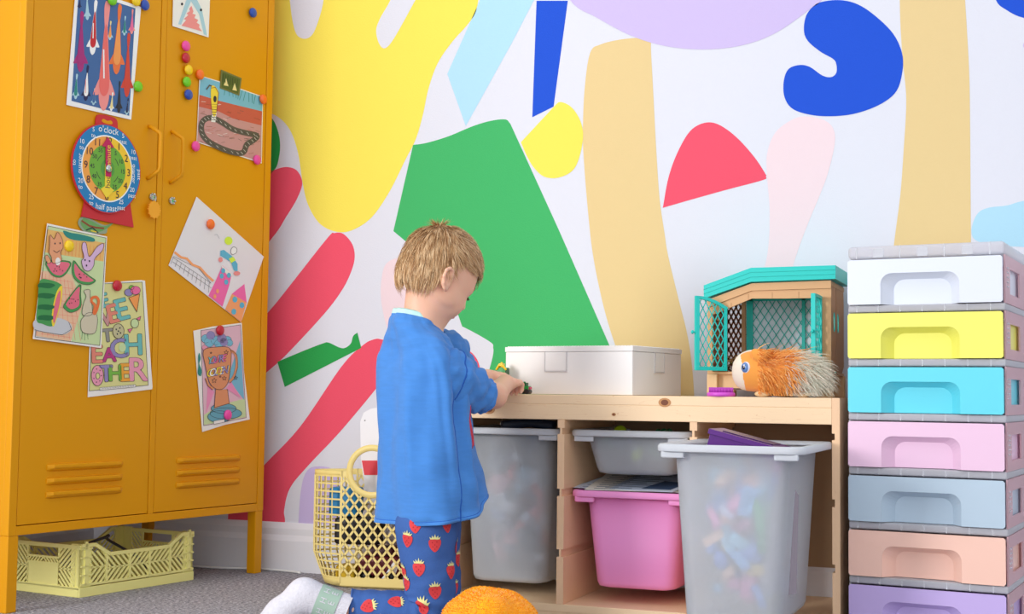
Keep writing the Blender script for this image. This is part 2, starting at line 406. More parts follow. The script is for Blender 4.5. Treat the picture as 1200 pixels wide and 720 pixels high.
SK = mat('skirting_white', (232, 232, 238), .35)
b = MB()
prof = [(0, 0), (-.020, 0), (-.020, .088), (-.016, .098), (-.013, .104), (-.013, .122), (-.008, .132), (-.004, .139), (0, .139)]
n = len(prof)
b.add([(x, y, z) for x in (-2.77, 2.4) for y, z in prof], [(i, (i+1) % n, n+(i+1) % n, n+i) for i in range(n)]+[tuple(range(n)), tuple(range(n, 2*n))[::-1]], SK)
struct(b.build('baseboard_back', loc=(0, 0, 0), fix=True))
b = MB()
b.add([(-2.76-y, yy, z) for yy in (0, -2.5) for y, z in prof], [(i, (i+1) % n, n+(i+1) % n, n+i) for i in range(n)]+[tuple(range(n)), tuple(range(n, 2*n))[::-1]], SK)
struct(b.build('baseboard_left', loc=(0, 0, 0), fix=True))
LW = mat('paint_white', (238, 238, 240), .8, spec=.2)
b = MB(); b.box(-2.86, -2.76, -2.5, 0, -.02, 2.6, LW); struct(b.build('wall_left', loc=(0, 0, 0)))
# floor : loop pile carpet
CAR = mat('carpet_grey', (158, 152, 154), .95, spec=.1)
nt = CAR.node_tree; bs = nt.nodes['Principled BSDF']
tc = nt.nodes.new('ShaderNodeTexCoord')
mp1 = nt.nodes.new('ShaderNodeMapping'); mp1.inputs['Scale'].default_value = (1, 1.9, 1); mp1.inputs['Rotation'].default_value = (0, 0, -.3); nt.links.new(tc.outputs['Object'], mp1.inputs[0])
n1 = nt.nodes.new('ShaderNodeTexNoise'); n1.inputs['Scale'].default_value = 95; n1.inputs['Detail'].default_value = 4; n1.inputs['Roughness'].default_value = .7
nt.links.new(mp1.outputs[0], n1.inputs['Vector'])
cr = nt.nodes.new('ShaderNodeValToRGB'); nt.links.new(n1.outputs['Fac'], cr.inputs[0])
cr.color_ramp.elements[0].position = .36; cr.color_ramp.elements[0].color = lin((112, 110, 118)); cr.color_ramp.elements[1].position = .62; cr.color_ramp.elements[1].color = lin((218, 216, 224))
e = cr.color_ramp.elements.new(.5); e.color = lin((168, 166, 173))
nt.links.new(cr.outputs[0], bs.inputs['Base Color'])
vo = nt.nodes.new('ShaderNodeTexVoronoi'); vo.inputs['Scale'].default_value = 160; nt.links.new(mp1.outputs[0], vo.inputs['Vector'])
bp = nt.nodes.new('ShaderNodeBump'); bp.inputs['Distance'].default_value = .006; bp.inputs['Strength'].default_value = .9; nt.links.new(vo.outputs['Distance'], bp.inputs['Height']); nt.links.new(bp.outputs[0], bs.inputs['Normal'])
b = MB(); b.box(-2.86, 2.4, -5.2, .1, -.08, 0, CAR); struct(b.build('floor', loc=(0, 0, 0)))
# white cable along the skirting
cbl = mat('cable_white', (240, 240, 238), .4)
pts = smooth_open([at_z(x, y, .004) for x, y in ((150, 661), (190, 662), (225, 664), (262, 666), (300, 667), (340, 670), (352, 672))], 5)
pts = [Vector((p.x, min(p.y, -.028), .0045)) for p in pts]
t = MB().tube(pts, .0035, cbl, 6).build('cable'); tag(t, 'thin white cable lying on the carpet along the skirting board', 'cable')

# ------------------------------------------------------------------ light
sc = bpy.context.scene
wd = bpy.data.worlds.new('world'); sc.world = wd; wd.use_nodes = True
bg = wd.node_tree.nodes['Background']; bg.inputs[0].default_value = (.95, .965, 1, 1); bg.inputs[1].default_value = .92
def area(name, loc, target, sx, sy, power, col):
    l = bpy.data.lights.new(name, 'AREA'); l.shape = 'RECTANGLE'; l.size = sx; l.size_y = sy; l.energy = power; l.color = col
    o = bpy.data.objects.new(name, l); COL.objects.link(o); o.location = loc
    o.rotation_euler = (Vector(target)-Vector(loc)).to_track_quat('-Z', 'Y').to_euler(); return o
area('window_light', (-3.0, -3.7, 1.35), (-.9, 0, .7), .8, 1.3, 72, (1, .985, .97))
area('window_light', (.3, -5.0, 1.1), (-.5, 0, .3), 1.7, 1.4, 14, (.94, .97, 1))
sc.view_settings.view_transform = 'Standard'; sc.view_settings.look = 'None'; sc.view_settings.gamma = 1; sc.view_settings.use_curve_mapping = False
sc.view_settings.exposure = .20
sc.cycles.use_denoising = True
sc.cycles.max_bounces = 10; sc.cycles.transparent_max_bounces = 24; sc.cycles.transmission_bounces = 8
# ------------------------------------------------------------------ the double locker
MU = mat('mustard_metal', (228, 156, 0), .45, spec=.3, bump=.05, bscale=500)
GOLD = mat('gap_dark', (70, 30, 12), .6)
CHR = mat('chrome', (200, 205, 200), .18, metal=1)
LO = Vector((-2.2475, -.9494, 0)); LA = R_(80.961); LT = Vector((cos(LA), sin(LA), 0)); LN = Vector((sin(LA), -cos(LA), 0))
LM = Matrix.Translation(LO) @ Matrix.Rotation(LA, 4, 'Z')
LW_, LZ0, LZ1, LDp = .889, .177, 1.83, .45
def lk(px, py, off=0):
    """a point of the photograph on the locker's door plane -> local (u, z)"""
    p = on_plane(px, py, LO+LN*off, LN); q = LM.inverted() @ p; return q.x, q.z
locker = empty('locker', LO, LA); tag(locker, 'tall mustard yellow metal double locker covered with magnets and drawings', 'locker')
b = MB()
b.box(0, LW_, .020, LDp, LZ0, LZ1, MU)
b.box(0, .0225, 0, .0205, LZ0, LZ1, MU); b.box(.8635, LW_, 0, .0205, LZ0, LZ1, MU); b.box(.4395, .4575, 0, .0205, LZ0+.021, LZ1-.02, MU)
b.box(.0222, .8637, 0, .0205, LZ0, LZ0+.0215, MU); b.box(.0222, .8637, 0, .0205, LZ1-.02, LZ1, MU)
b.build('body', locker, bevel=.0015)
g = MB(); g.box(.0225, .8635, .0185, .0199, LZ0+.02, LZ1-.02, GOLD); g.build('door_gap', locker)
for x0, y0 in ((.001, .001), (LW_-.031, .001), (.001, LDp-.031), (LW_-.031, LDp-.031)):
    MB().box(x0, x0+.030, y0, y0+.030, 0, LZ0, MU).build('leg', locker, bevel=.002)
for i, (u0, u1, hu, v0, v1) in enumerate(((.0245, .4375, .409, .106, .346), (.4595, .8615, .491, .538, .786))):
    b = MB(); z0, z1 = LZ0+.0235, LZ1-.022
    b.box(u0, u1, .0015, .0183, z0, z1, MU)
    for zc in (.331, .298, .266):                                  # pressed louvres
        P = []
        L = v1-v0; vs = []
        prof = [(-.0085, 0), (-.0075, .011), (0, .0115), (.006, .006), (.009, 0)]
        for s_, k in ((0, .3), (.06, 1), (.94, 1), (1, .3)):
            for h, o in prof: vs.append((v0+L*s_, .0016-o*k-.0002, zc-h*(.8+.2*k)))
        n = len(prof); fs = [(a*n+j, a*n+j+1, (a+1)*n+j+1, (a+1)*n+j) for a in range(3) for j in range(n-1)]
        fs += [tuple(range(n)), tuple(range(3*n, 4*n))[::-1]]
        b.add(vs, fs, MU, False)
    d = b.build('door', locker, bevel=.0012, fix=True)
    PM[d.name] = LM.copy()
    hp = [(hu-.004, .002, 1.208), (hu-.004, -.006, 1.206), (hu+.004, -.030, 1.190), (hu+.005, -.033, 1.182), (hu+.005, -.033, 1.100), (hu+.004, -.030, 1.090), (hu-.004, -.006, 1.073), (hu-.004, .002, 1.071)]
    hb = MB().tube(hp, .0052, MU, 8); hb.build('handle', d)
    lk_ = MB(); ux, uz = lk(178, 231) if i == 0 else lk(201, 235.5)
    fr = (Vector((1, 0, 0)), Vector((0, 0, 1)), Vector((0, -1, 0)))
    lk_.lathe([(.010, -.001), (.010, .004), (.008, .006), (.003, .0062)], (ux, .0015, uz), CHR, 14, fr=fr)
    for a in range(6): lk_.ell((ux+.0085*cos(a*PI/3), -.005, uz+.0085*sin(a*PI/3)), (.003, .003, .003), CHR, nu=8, nv=5)
    lk_.build('door_lock', d)

# ------------------------------------------------------------------ sheets fixed to the doors
def col(n, c, **k): return mat(n, c, k.pop('rough', .6), **k)
PAPER = col('paper', (246, 243, 236)); INK = col('ink', (52, 44, 48))
class Sheet:
    def __init__(s, base=.0012): s.b = MB(); s.base = base; s.k = 0
    def P(s, px, py, lay): u, z = lk(px, py, s.base+lay*.00035); return (u, -(s.base+lay*.00035), z)
    def poly(s, pts, M, lay=1):
        s.k += 1; e = (s.k % 9)*.00003
        P = [s.P(x, y, lay) for x, y in pts]; P = [(a, c-e, d) for a, c, d in P]
        s.b.face(P, M); return s
    def slab(s, pts, M, th=.0008):
        P = [s.P(x, y, 0) for x, y in pts]; s.b.prism(P, (0, th, 0), M); return s
    def line(s, pts, w, M=None, lay=3, closed=False):
        for q in stroke(pts, w, closed): s.poly(q, M or INK, lay)
        return s
    def text(s, txt, o, r, u, M, lay=3):
        """o = centre of the baseline, r / u = photo vectors of one em"""
        vs, fs = text_tris(txt)
        s.k += 1; e = (s.k % 11)*.00003
        P = [s.P(o[0]+x*r[0]+y*u[0], o[1]+x*r[1]+y*u[1], lay) for x, y in vs]; P = [(a, c-e, d) for a, c, d in P]
        if P: s.b.add(P, fs, M)
        return s
    def done(s, name, label, cat, group=None):
        a = np.array(s.b.v); c = (a.min(0)+a.max(0))/2; c[2] = a[:, 2].min()
        s.b.v = [(x-c[0], y-c[1], z-c[2]) for x, y, z in s.b.v]
        o = s.b.build(name, loc=LM @ Vector(c), rz=LA); tag(o, label, cat, group); return o
def sc_(x0, y0, k): return lambda *P: [(x0+x/k, y0+y/k) for x, y in P]
ORG = col('crayon_orange', (248, 160, 84)); PNK = col('crayon_pink', (240, 110, 160)); SAL = col('salmon', (240, 110, 104)); SAL2 = col('salmon_pale', (246, 150, 146))
REDP = col('print_red', (204, 34, 44)); REDO = col('print_redorange', (216, 70, 52)); MAG = col('print_magenta', (168, 40, 120)); NAVY = col('print_navy', (26, 34, 84)); BLUP = col('print_blue', (62, 104, 160))
PALEB = col('pale_blue_print', (176, 214, 226)); TEAL_ = col('teal_print', (40, 140, 130)); CREAM = col('cream_print', (240, 222, 150)); BLK = col('print_black', (40, 42, 52)); WHT = col('print_white', (248, 248, 246)); DORG = col('print_orange', (240, 120, 60))
# poster of fish
s = Sheet(.0016); q = sc_(60, 0, 5.142)
s.slab(q((150, -90), (542, 42), (482, 722), (92, 632)), WHT)
s.poly(q((166, -60), (508, 50), (470, 698), (122, 608)), BLUP, 1)
def fish(hd, tl, w, M, fin, tail, lay=2, nz=1.0):
    w *= .82
    """head point, tail point (photo crop px), body width"""
    hx, hy = hd; tx, ty = tl; dx, dy = tx-hx, ty-hy; L = math.hypot(dx, dy); dx /= L; dy /= L; nx, ny = -dy, dx
    def pt(a, b): return (hx+dx*a*L+nx*b*w, hy+dy*a*L+ny*b*w)
    s.poly(q(*smooth_closed([pt(.30, .4), pt(.17, .95), pt(.13, .98), pt(.15, .4)], 3)), fin, lay); s.poly(q(*smooth_closed([pt(.30, -.4), pt(.17, -.95), pt(.13, -.98), pt(.15, -.4)], 3)), fin, lay)
    s.poly(q(*smooth_closed([pt(.76, .1), pt(.9, .26), pt(1.0, .3), pt(1.04, -.05), pt(.96, -.22), pt(.76, -.1)], 4)), tail, lay)
    s.poly(q(*smooth_closed([pt(-.02, 0), pt(.05, .4), pt(.22, .52), pt(.5, .34), pt(.8, .12), pt(.8, -.12), pt(.5, -.34), pt(.22, -.52), pt(.05, -.4)], 4)), fin, lay)
    s.poly(q(*smooth_closed([pt(.12, 0), pt(.16, .36), pt(.26, .46), pt(.5, .30), pt(.78, .09), pt(.78, -.09), pt(.5, -.30), pt(.26, -.46), pt(.16, -.36)], 4)), M, lay+1)
for a in (((315, 655), (335, 30), 78, SAL, SAL2, SAL2), ((248, 325), (268, 10), 46, REDP, WHT, WHT), ((392, 440), (412, 40), 56, ORG, DORG, DORG), ((176, 428), (184, 80), 52, MAG, MAG, MAG), ((455, 578), (466, 212), 44, REDO, REDO, REDO),
          ((207, 605), (220, 400), 34, WHT, NAVY, NAVY), ((146, 595), (154, 450), 26, TEAL_, PALEB, PALEB), ((407, 678), (412, 495), 26, BLK, BLK, BLK), ((218, 118), (216, -30), 26, PALEB, PALEB, WHT), ((353, 240), (358, 130), 22, ORG, PALEB, CREAM), ((440, 212), (446, 100), 20, TEAL_, PALEB, PALEB), ((484, 203), (490, 60), 24, PNK, SAL2, SAL2), ((254, 632), (262, 535), 20, BLUP, PALEB, PALEB), ((361, 668), (370, 560), 20, CREAM, WHT, WHT), ((454, 692), (464, 595), 18, NAVY, PALEB, NAVY), ((170, 48), (174, -10), 16, NAVY, NAVY, NAVY)): fish(*a)
s.line(q((318, 470), (316, 300)), 1.6, WHT, 4); s.line(q((252, 230), (254, 140)), 1.1, WHT, 4); s.line(q((206, 560), (208, 480)), .8, SAL2, 4)
s.done('fish_poster', 'blue poster of many coloured koi fish with a white border, on the left locker door', 'poster')
# shark card
s = Sheet(.0016); q = sc_(195, 0, 3.6)
s.slab(q((30, -60), (186, -60), (178, 158), (26, 110)), PAPER)
s.poly(q((50, 102), (84, 0), (100, -30), (120, -20), (150, 40), (172, 150), (158, 145), (138, 60), (104, 5), (62, 104)), PALEB, 1)
s.poly(q((64, 108), (84, 84), (74, 80), (92, 64), (86, 56), (100, 46), (96, 38), (106, 24), (114, 48), (110, 58), (124, 62), (118, 76), (134, 84), (128, 96), (140, 104), (138, 116), (150, 132)), SAL2, 2)
for x, y in ((66, 17), (146, 42)): s.poly(q(*ellipse(x, y, 5, 6, n=12)), BLK, 2)
s.done('shark_card', 'white card with pale blue shark face and pink mouth, top of right door', 'card')
# snake drawing
SKY = col('crayon_sky', (124, 190, 214)); MAUV = col('crayon_mauve', (206, 150, 148)); BRK = col('crayon_brick', (206, 92, 72)); SNK = col('crayon_dark', (92, 84, 76)); YEL = col('crayon_yellow', (250, 220, 60)); BRN = col('crayon_brown', (148, 72, 46))
s = Sheet(.0016); q = sc_(195, 0, 3.6)
s.slab(q((140, 318), (230, 345), (408, 408), (402, 690), (128, 600)), PAPER)
s.poly(q((144, 322), (230, 349), (406, 411), (404, 470), (300, 445), (220, 425), (139, 400)), SKY, 1)
s.poly(q((139, 400), (220, 425), (300, 445), (404, 470), (402, 530), (280, 500), (220, 470), (137, 450)), BRK, 1)
s.poly(q((137, 450), (220, 470), (280, 500), (402, 530), (400, 684), (130, 597)), MAUV, 1)
rr = random.Random(4)
for _ in range(70):
    x = rr.uniform(140, 380); y = 420+rr.random()*200+(x-140)*.27; 
    if y > 595+(x-128)*.31: continue
    s.line(q((x, y), (x+rr.uniform(10, 26), y+rr.uniform(-6, 10))), .35, rr.choice((BRK, BRN, PAPER, SNK)), 2)
for x in range(250, 400, 14): s.line(q((x, 350+(x-230)*.35), (x-rr.uniform(-8, 12), 395+(x-230)*.3)), .5, TEAL_, 2)
body = smooth_closed([(200, 500), (170, 500), (150, 520), (150, 560), (175, 595), (230, 625), (290, 645), (325, 642), (340, 610), (370, 590), (380, 572), (330, 560), (280, 545), (240, 520)], 4)
s.line(q(*body), 6.4, SNK, 3, True)
for i in range(0, len(body)): 
    x, y = body[i]; s.line(q((x-4, y-4), (x+4, y+5)), .35, PAPER if i % 2 else BLK, 4)
s.line(q((198, 510), (202, 480), (200, 450)), 5, PAPER, 3)
for k in range(5): s.line(q((191, 505-k*11), (210, 507-k*11)), .6, SNK, 5)
s.poly(q(*smooth_closed([(196, 486), (190, 440), (187, 390), (192, 362), (206, 366), (220, 390), (216, 430), (208, 486)], 4)), YEL, 4)
s.poly(q(*ellipse(205, 418, 7, 14, n=12)), BLK, 5); s.line(q((190, 372), (206, 368), (220, 392), (212, 470)), .6, BRN, 5); s.line(q((170, 376), (182, 360), (200, 366)), 1.5, SNK, 4)
for k in range(4): s.line(q((192, 440+k*11), (214, 440+k*11)), .4, BRN, 5)
s.done('snake_drawing', "child's drawing of a coiled grey snake with yellow neck on red ground, right door", 'drawing')
# little photo magnet
s = Sheet(.0032); q = sc_(195, 0, 3.6)
s.slab(q((232, 294), (318, 330), (308, 404), (226, 372)), col('card_olive', (120, 118, 60)), .0016)
s.poly(q((237, 303), (312, 334), (303, 396), (232, 368)), col('leaf_olive', (84, 100, 36)), 1)
for x, y in ((252, 352), (288, 372)): s.poly(q((x-10, y+8), (x, y-22), (x+10, y+12)), CREAM, 2)
for k in range(7): s.line(q((240+k*10, 312+k*4), (238+k*10, 345+k*4)), .6, col('leaf_dark', (52, 60, 30)), 2)
s.done('photo_magnet', 'small olive green picture magnet on the top edge of the snake drawing', 'magnet')
# watermelon colouring page
CLIP = dict(GR=col('pencil_green', (72, 158, 84)), GR2=col('pencil_green_dark', (22, 112, 60)), LG=col('pencil_light_green', (206, 226, 168)), TAN=col('pencil_tan', (240, 196, 158)), PL=col('plate_grey', (206, 208, 212)), LIL=col('pencil_lilac', (222, 186, 220)), MEL=col('melon_pink', (234, 112, 134)), STRAW=col('pencil_straw', (240, 190, 110)), FX=col('fox_orange', (236, 164, 120)), BASK=col('basket_tan', (214, 204, 176)))
c = CLIP
s = Sheet(.0048); q = sc_(30, 255, 4.65)
s.slab(q((118, 32), (444, 104), (412, 712), (40, 662)), PAPER)
s.line(q((122, 46), (438, 112), (404, 698), (52, 652)), .5, INK, 3, True)
s.poly(q((118, 62), (432, 122), (425, 240), (102, 190)), c['STRAW'], 1)
for k in range(16): s.line(q((125+k*19, 100+k*4), (120+k*19, 190+k*3)), .3, DORG, 2)
s.poly(q((126, 46), (438, 112), (434, 140), (380, 130), (330, 125), (250, 110), (200, 80), (124, 66)), c['LG'], 2); s.poly(q(*smooth_closed([(205, 72), (250, 84), (300, 92), (370, 112), (372, 132), (320, 128), (260, 122), (220, 104)], 4)), TEAL_, 3)
s.poly(q((102, 190), (425, 240), (404, 698), (250, 676), (290, 500), (200, 330), (86, 290)), c['LG'], 1)
s.poly(q((86, 290), (250, 310), (310, 480), (246, 676), (56, 646)), c['TAN'], 2)
for k in range(9): s.line(q((90+k*20, 300+k*6), (60+k*30, 640+k*4)), .3, SAL, 3); s.line(q((84, 330+k*38), (300-abs(k-4)*14, 350+k*38)), .3, SAL, 3)
s.poly(q(*smooth_closed([(50, 560), (160, 545), (235, 570), (250, 610), (200, 640), (100, 625), (50, 612)], 5)), c['PL'], 4); s.line(q((50, 612), (100, 625), (200, 640), (250, 610), (235, 570)), .5, INK, 5)
s.poly(q(*smooth_closed([(78, 345), (130, 340), (185, 360), (200, 390), (180, 500), (150, 590), (90, 580), (60, 560), (66, 450)], 5)), c['GR'], 5)
for y in (372, 428, 490, 548): s.poly(q(*smooth_closed([(72, y-12), (110, y-16), (150, y-10), (160, y), (130, y+14), (90, y+10), (68, y+8)], 3)), c['GR2'], 6)
s.poly(q(*smooth_closed([(200, 375), (192, 470), (155, 592), (142, 560), (150, 480), (172, 400)], 5)), YEL, 6); s.poly(q(*smooth_closed([(190, 400), (186, 470), (158, 572), (150, 550), (158, 480), (174, 420)], 5)), c['MEL'], 7)
def slice_(P, P2):
    s.poly(q(*smooth_closed(P, 4)), c['GR'], 5); s.line(q(*smooth_closed(P, 4)), .4, INK, 7, True); s.poly(q(*smooth_closed(P2, 4)), c['MEL'], 6)
    cx = sum(p[0] for p in P2)/len(P2); cy = sum(p[1] for p in P2)/len(P2)
    for k in range(7): s.poly(q(*ellipse(cx+rr.uniform(-26, 26), cy+rr.uniform(-14, 14), 2.4, 4, n=6)), INK, 8)
slice_([(118, 238), (240, 240), (232, 290), (195, 325), (150, 318), (120, 280)], [(124, 246), (234, 246), (226, 284), (193, 315), (154, 308), (128, 276)])
slice_([(262, 235), (300, 280), (350, 320), (382, 345), (345, 366), (290, 355), (256, 310)], [(268, 252), (300, 290), (350, 328), (370, 344), (340, 352), (294, 342), (268, 306)])
slice_([(295, 365), (300, 420), (300, 490), (250, 518), (215, 500), (212, 470)], [(290, 378), (292, 430), (290, 480), (250, 500), (224, 482), (226, 462)])
for P, M in (([(128, 190), (132, 150), (134, 95), (156, 118), (174, 80), (200, 120), (204, 165), (190, 190), (196, 235), (150, 250), (140, 215)], c['FX']), ([(106, 215), (120, 206), (138, 240), (120, 250)], c['FX'])):
    s.poly(q(*smooth_closed(P, 4)), M, 7); s.line(q(*smooth_closed(P, 4)), .45, INK, 8, True)
for x, y in ((160, 142), (188, 140)): s.poly(q(*ellipse(x, y, 4, 5, n=8)), BLK, 9)
s.line(q((152, 180), (170, 192), (186, 180)), .6, INK, 9); s.poly(q(*ellipse(176, 240, 14, 22, n=12)), PAPER, 8)
s.poly(q(*smooth_closed([(305, 240), (318, 216), (308, 170), (312, 138), (330, 142), (342, 205), (356, 208), (390, 160), (424, 142), (418, 180), (378, 222), (372, 260), (350, 290), (320, 285)], 4)), c['LIL'], 7)
s.line(q(*smooth_closed([(305, 240), (318, 216), (308, 170), (312, 138), (330, 142), (342, 205), (356, 208), (390, 160), (424, 142), (418, 180), (378, 222), (372, 260), (350, 290), (320, 285)], 4)), .45, INK, 8, True)
for x, y in ((324, 232), (348, 238), (332, 262)): s.poly(q(*ellipse(x, y, 4, 6, n=8)), BLK, 9)
s.poly(q(*smooth_closed([(318, 540), (340, 520), (380, 524), (392, 560), (376, 630), (312, 626), (300, 570)], 4)), c['BASK'], 5); s.line(q(*smooth_closed([(318, 540), (340, 520), (380, 524), (392, 560), (376, 630), (312, 626), (300, 570)], 4)), .45, INK, 6, True)
s.poly(q(*smooth_closed([(310, 530), (316, 470), (330, 430), (318, 400), (350, 395), (352, 440), (362, 480), (360, 530)], 4)), c['BASK'], 6); s.line(q(*smooth_closed([(310, 530), (316, 470), (330, 430), (318, 400), (350, 395), (352, 440), (362, 480), (360, 530)], 4)), .4, INK, 7, True)
s.line(q(*smooth_closed([(372, 520), (378, 480), (360, 460), (362, 440), (385, 434), (398, 455), (392, 490), (380, 520)], 4)), 3, DORG, 7)
s.line(q((310, 620), (306, 662)), .4, c['GR2'], 3); s.line(q((322, 625), (322, 670)), .4, c['GR2'], 3); s.line(q((336, 625), (340, 664)), .4, c['GR2'], 3)
s.done('coloring_page', 'coloured-in page of a fox and a rabbit eating watermelon, hanging on the left door', 'drawing')
# sweet-lettering page (two sheets)
LET = dict(bg=col('page_lime', (226, 222, 150)), T=col('letter_teal', (110, 192, 190)), C=col('letter_coral', (232, 138, 118)), M=col('letter_plum', (190, 60, 132)), V=col('letter_violet', (150, 140, 190)), G=col('letter_green', (122, 186, 70)), O=col('letter_orange', (244, 170, 60)), K=col('letter_pink', (240, 160, 184)), GY=col('letter_grey', (150, 148, 140)), CK=col('cookie', (200, 194, 150)))
l = LET
s = Sheet(.0012); q = sc_(95, 320, 4.8)
s.slab(q((60, 60), (338, 40), (360, 44), (402, 640), (400, 655), (38, 700)), PAPER)
s.poly(q((74, 64), (344, 52), (378, 632), (46, 664)), l['bg'], 1); s.line(q((74, 64), (344, 52), (378, 632), (46, 664)), .5, INK, 2, True)
def L_(ch, x, y, sz, M, r=0, wd=1.0):
    cr_, sr_ = cos(r), sin(r); R1 = (sz*wd*cr_, sz*wd*sr_); U1 = (sz*sr_, -sz*cr_)
    o = q((x, y))[0]; k = 1/4.8
    for dx, dy in ((-6, 0), (6, 0), (0, -5), (0, 5), (-4, -4), (4, 4), (-4, 4), (4, -4)): s.text(ch, (o[0]+dx*k, o[1]+dy*k), (R1[0]*k, R1[1]*k), (U1[0]*k, U1[1]*k), INK, 3)
    for dx, dy in ((-4, 0), (4, 0), (0, -3), (0, 3), (0, 0)): s.text(ch, (o[0]+dx*k, o[1]+dy*k), (R1[0]*k, R1[1]*k), (U1[0]*k, U1[1]*k), M, 4)
L_('E', 140, 190, 110, l['T'], -.25, .8); L_('W', 128, 300, 120, MAUV, -.2, .8)
L_('E', 190, 278, 150, l['C'], -.25, .95); L_('E', 240, 262, 170, l['T'], -.25, .95)
L_('T', 152, 385, 100, l['GY'], -.1, 1.0); s.poly(q(*ellipse(210, 328, 32, 42, n=18)), l['CK'], 4); s.line(q(*ellipse(210, 328, 32, 42, n=18)), .6, INK, 5, True)
for dx, dy in ((-12, -10), (8, -18), (12, 10), (-6, 16), (0, 0)): s.poly(q(*ellipse(210+dx, 328+dy, 4, 5, n=8)), BLK, 6)
L_('E', 90, 505, 140, l['C'], -.04, 1.0); L_('A', 160, 498, 110, l['M'], -.04, 1.0); L_('C', 218, 475, 150, l['V'], -.1, 1.0); L_('H', 296, 460, 165, l['T'], -.04, .95)
s.poly(q(*ellipse(232, 420, 20, 26, n=14)), l['LG'] if 'LG' in l else CLIP['LG'], 5)
s.poly(q(*ellipse(92, 578, 34, 58, n=20)), l['K'], 4); s.line(q(*ellipse(92, 578, 34, 58, n=20)), .6, INK, 5, True); s.poly(q(*ellipse(94, 580, 11, 18, n=12)), l['bg'], 5); s.line(q(*ellipse(94, 580, 11, 18, n=12)), .5, INK, 6, True)
for k in range(14): a = k*.45*2; s.poly(q(*ellipse(92+cos(a)*22, 578+sin(a)*38, 2.4, 4, n=6)), INK, 6)
L_('T', 143, 610, 130, l['V'], -.04, .9); L_('H', 195, 606, 125, l['G'], -.04, .95); L_('E', 248, 608, 140, l['O'], -.04, .9); L_('R', 318, 606, 185, l['K'], -.02, 1.0)
s.poly(q((268, 140), (330, 118), (314, 220)), ORG, 4); s.line(q((268, 140), (330, 118), (314, 220)), .5, INK, 5, True)
for x, y, r, M in ((268, 110, 24, l['V']), (306, 98, 28, PNK), (284, 82, 14, l['G'])): s.poly(q(*ellipse(x, y, r, r*.85, n=14)), M, 5); s.line(q(*ellipse(x, y, r, r*.85, n=14)), .4, INK, 6, True)
s.poly(q(*ellipse(302, 284, 22, 26, n=14)), CLIP['LG'], 4); s.line(q(*ellipse(302, 284, 22, 26, n=14)), .5, INK, 5, True)
for P in ([(310, 258), (336, 244), (330, 268)], [(290, 312), (262, 318), (274, 338)]): s.poly(q(*P), PNK, 4); s.line(q(*P), .4, INK, 5, True)
s.poly(q((106, 646), (306, 628), (307, 642), (107, 660)), PAPER, 3); s.line(q((106, 646), (306, 628), (307, 642), (107, 660)), .3, INK, 4, True)
for k in range(26): s.line(q((114+k*7.2, 655-k*.63), (117+k*7.2, 648-k*.63)), .35, INK, 4)
s.done('lettering_page', 'lime colouring page of bubble letters with ice cream and doughnut, half behind the watermelon page', 'drawing')
# castle drawing
s = Sheet(.0014); q = sc_(190, 225, 4.5)
NP = col('highlighter_pink', (250, 110, 176)); NO = col('highlighter_orange', (255, 170, 110)); NY = col('highlighter_yellow', (224, 250, 70)); CB = col('crayon_blue', (96, 186, 216))
s.slab(q((182, 26), (536, 342), (416, 688), (34, 388)), col('drawing_paper', (238, 234, 238)))
s.poly(q((244, 548), (282, 470), (318, 388), (368, 430), (352, 500), (318, 606)), NP, 2); s.poly(q((310, 384), (370, 432), (366, 444), (340, 436), (318, 404)), PAPER, 3)
for x, y in ((322, 416), (352, 440), (314, 444), (338, 476)): s.poly(q(*ellipse(x, y, 11, 14, n=10)), CB, 4)
for x, y in ((292, 524), (278, 552)): s.poly(q(*ellipse(x, y, 8, 12, n=8)), NO, 4)
s.poly(q((368, 538), (434, 486), (446, 584)), NP, 2); s.poly(q((368, 538), (446, 584), (416, 688), (332, 620)), NO, 2)
for x, y in ((384, 568), (421, 598), (378, 632)): s.poly(q(*ellipse(x, y, 13, 16, n=10)), CB, 4)
s.line(q((68, 320), (100, 345), (130, 352), (160, 384), (200, 400), (236, 440), (268, 468)), 2.6, NO, 3)
for k in range(10): s.line(q((60+k*21, 344+k*15), (46+k*22, 378+k*17)), .3, INK, 3)
for k in range(2): s.line(q((56, 345+k*24), (258, 482+k*24)), .35, INK, 3)
s.line(q((60, 340), (140, 380), (190, 400), (256, 480)), .35, INK, 3)
s.poly(q(*ellipse(350, 258, 21, 22, n=14)), NY, 3); s.poly(q(*smooth_closed([(376, 290), (394, 300), (390, 322), (368, 330), (362, 308)], 4)), WHT, 3); s.line(q(*smooth_closed([(376, 290), (394, 300), (390, 322), (368, 330), (362, 308)], 4)), .4, INK, 4, True)
s.poly(q((308, 310), (326, 306), (372, 342), (398, 380), (398, 420), (378, 414), (364, 372), (330, 350), (306, 336)), CB, 3); s.poly(q((352, 352), (374, 342), (388, 360), (364, 376)), NY, 4)
s.poly(q(*ellipse(308, 358, 12, 13, n=10)), SAL2, 4); s.poly(q(*ellipse(394, 430, 18, 12, n=10)), SAL2, 4); s.line(q((276, 226), (290, 224), (302, 246)), .5, col('pencil', (190, 190, 196)), 3)
s.done('castle_drawing', "white child's drawing of pink towers hung at a slant on the right door", 'drawing')
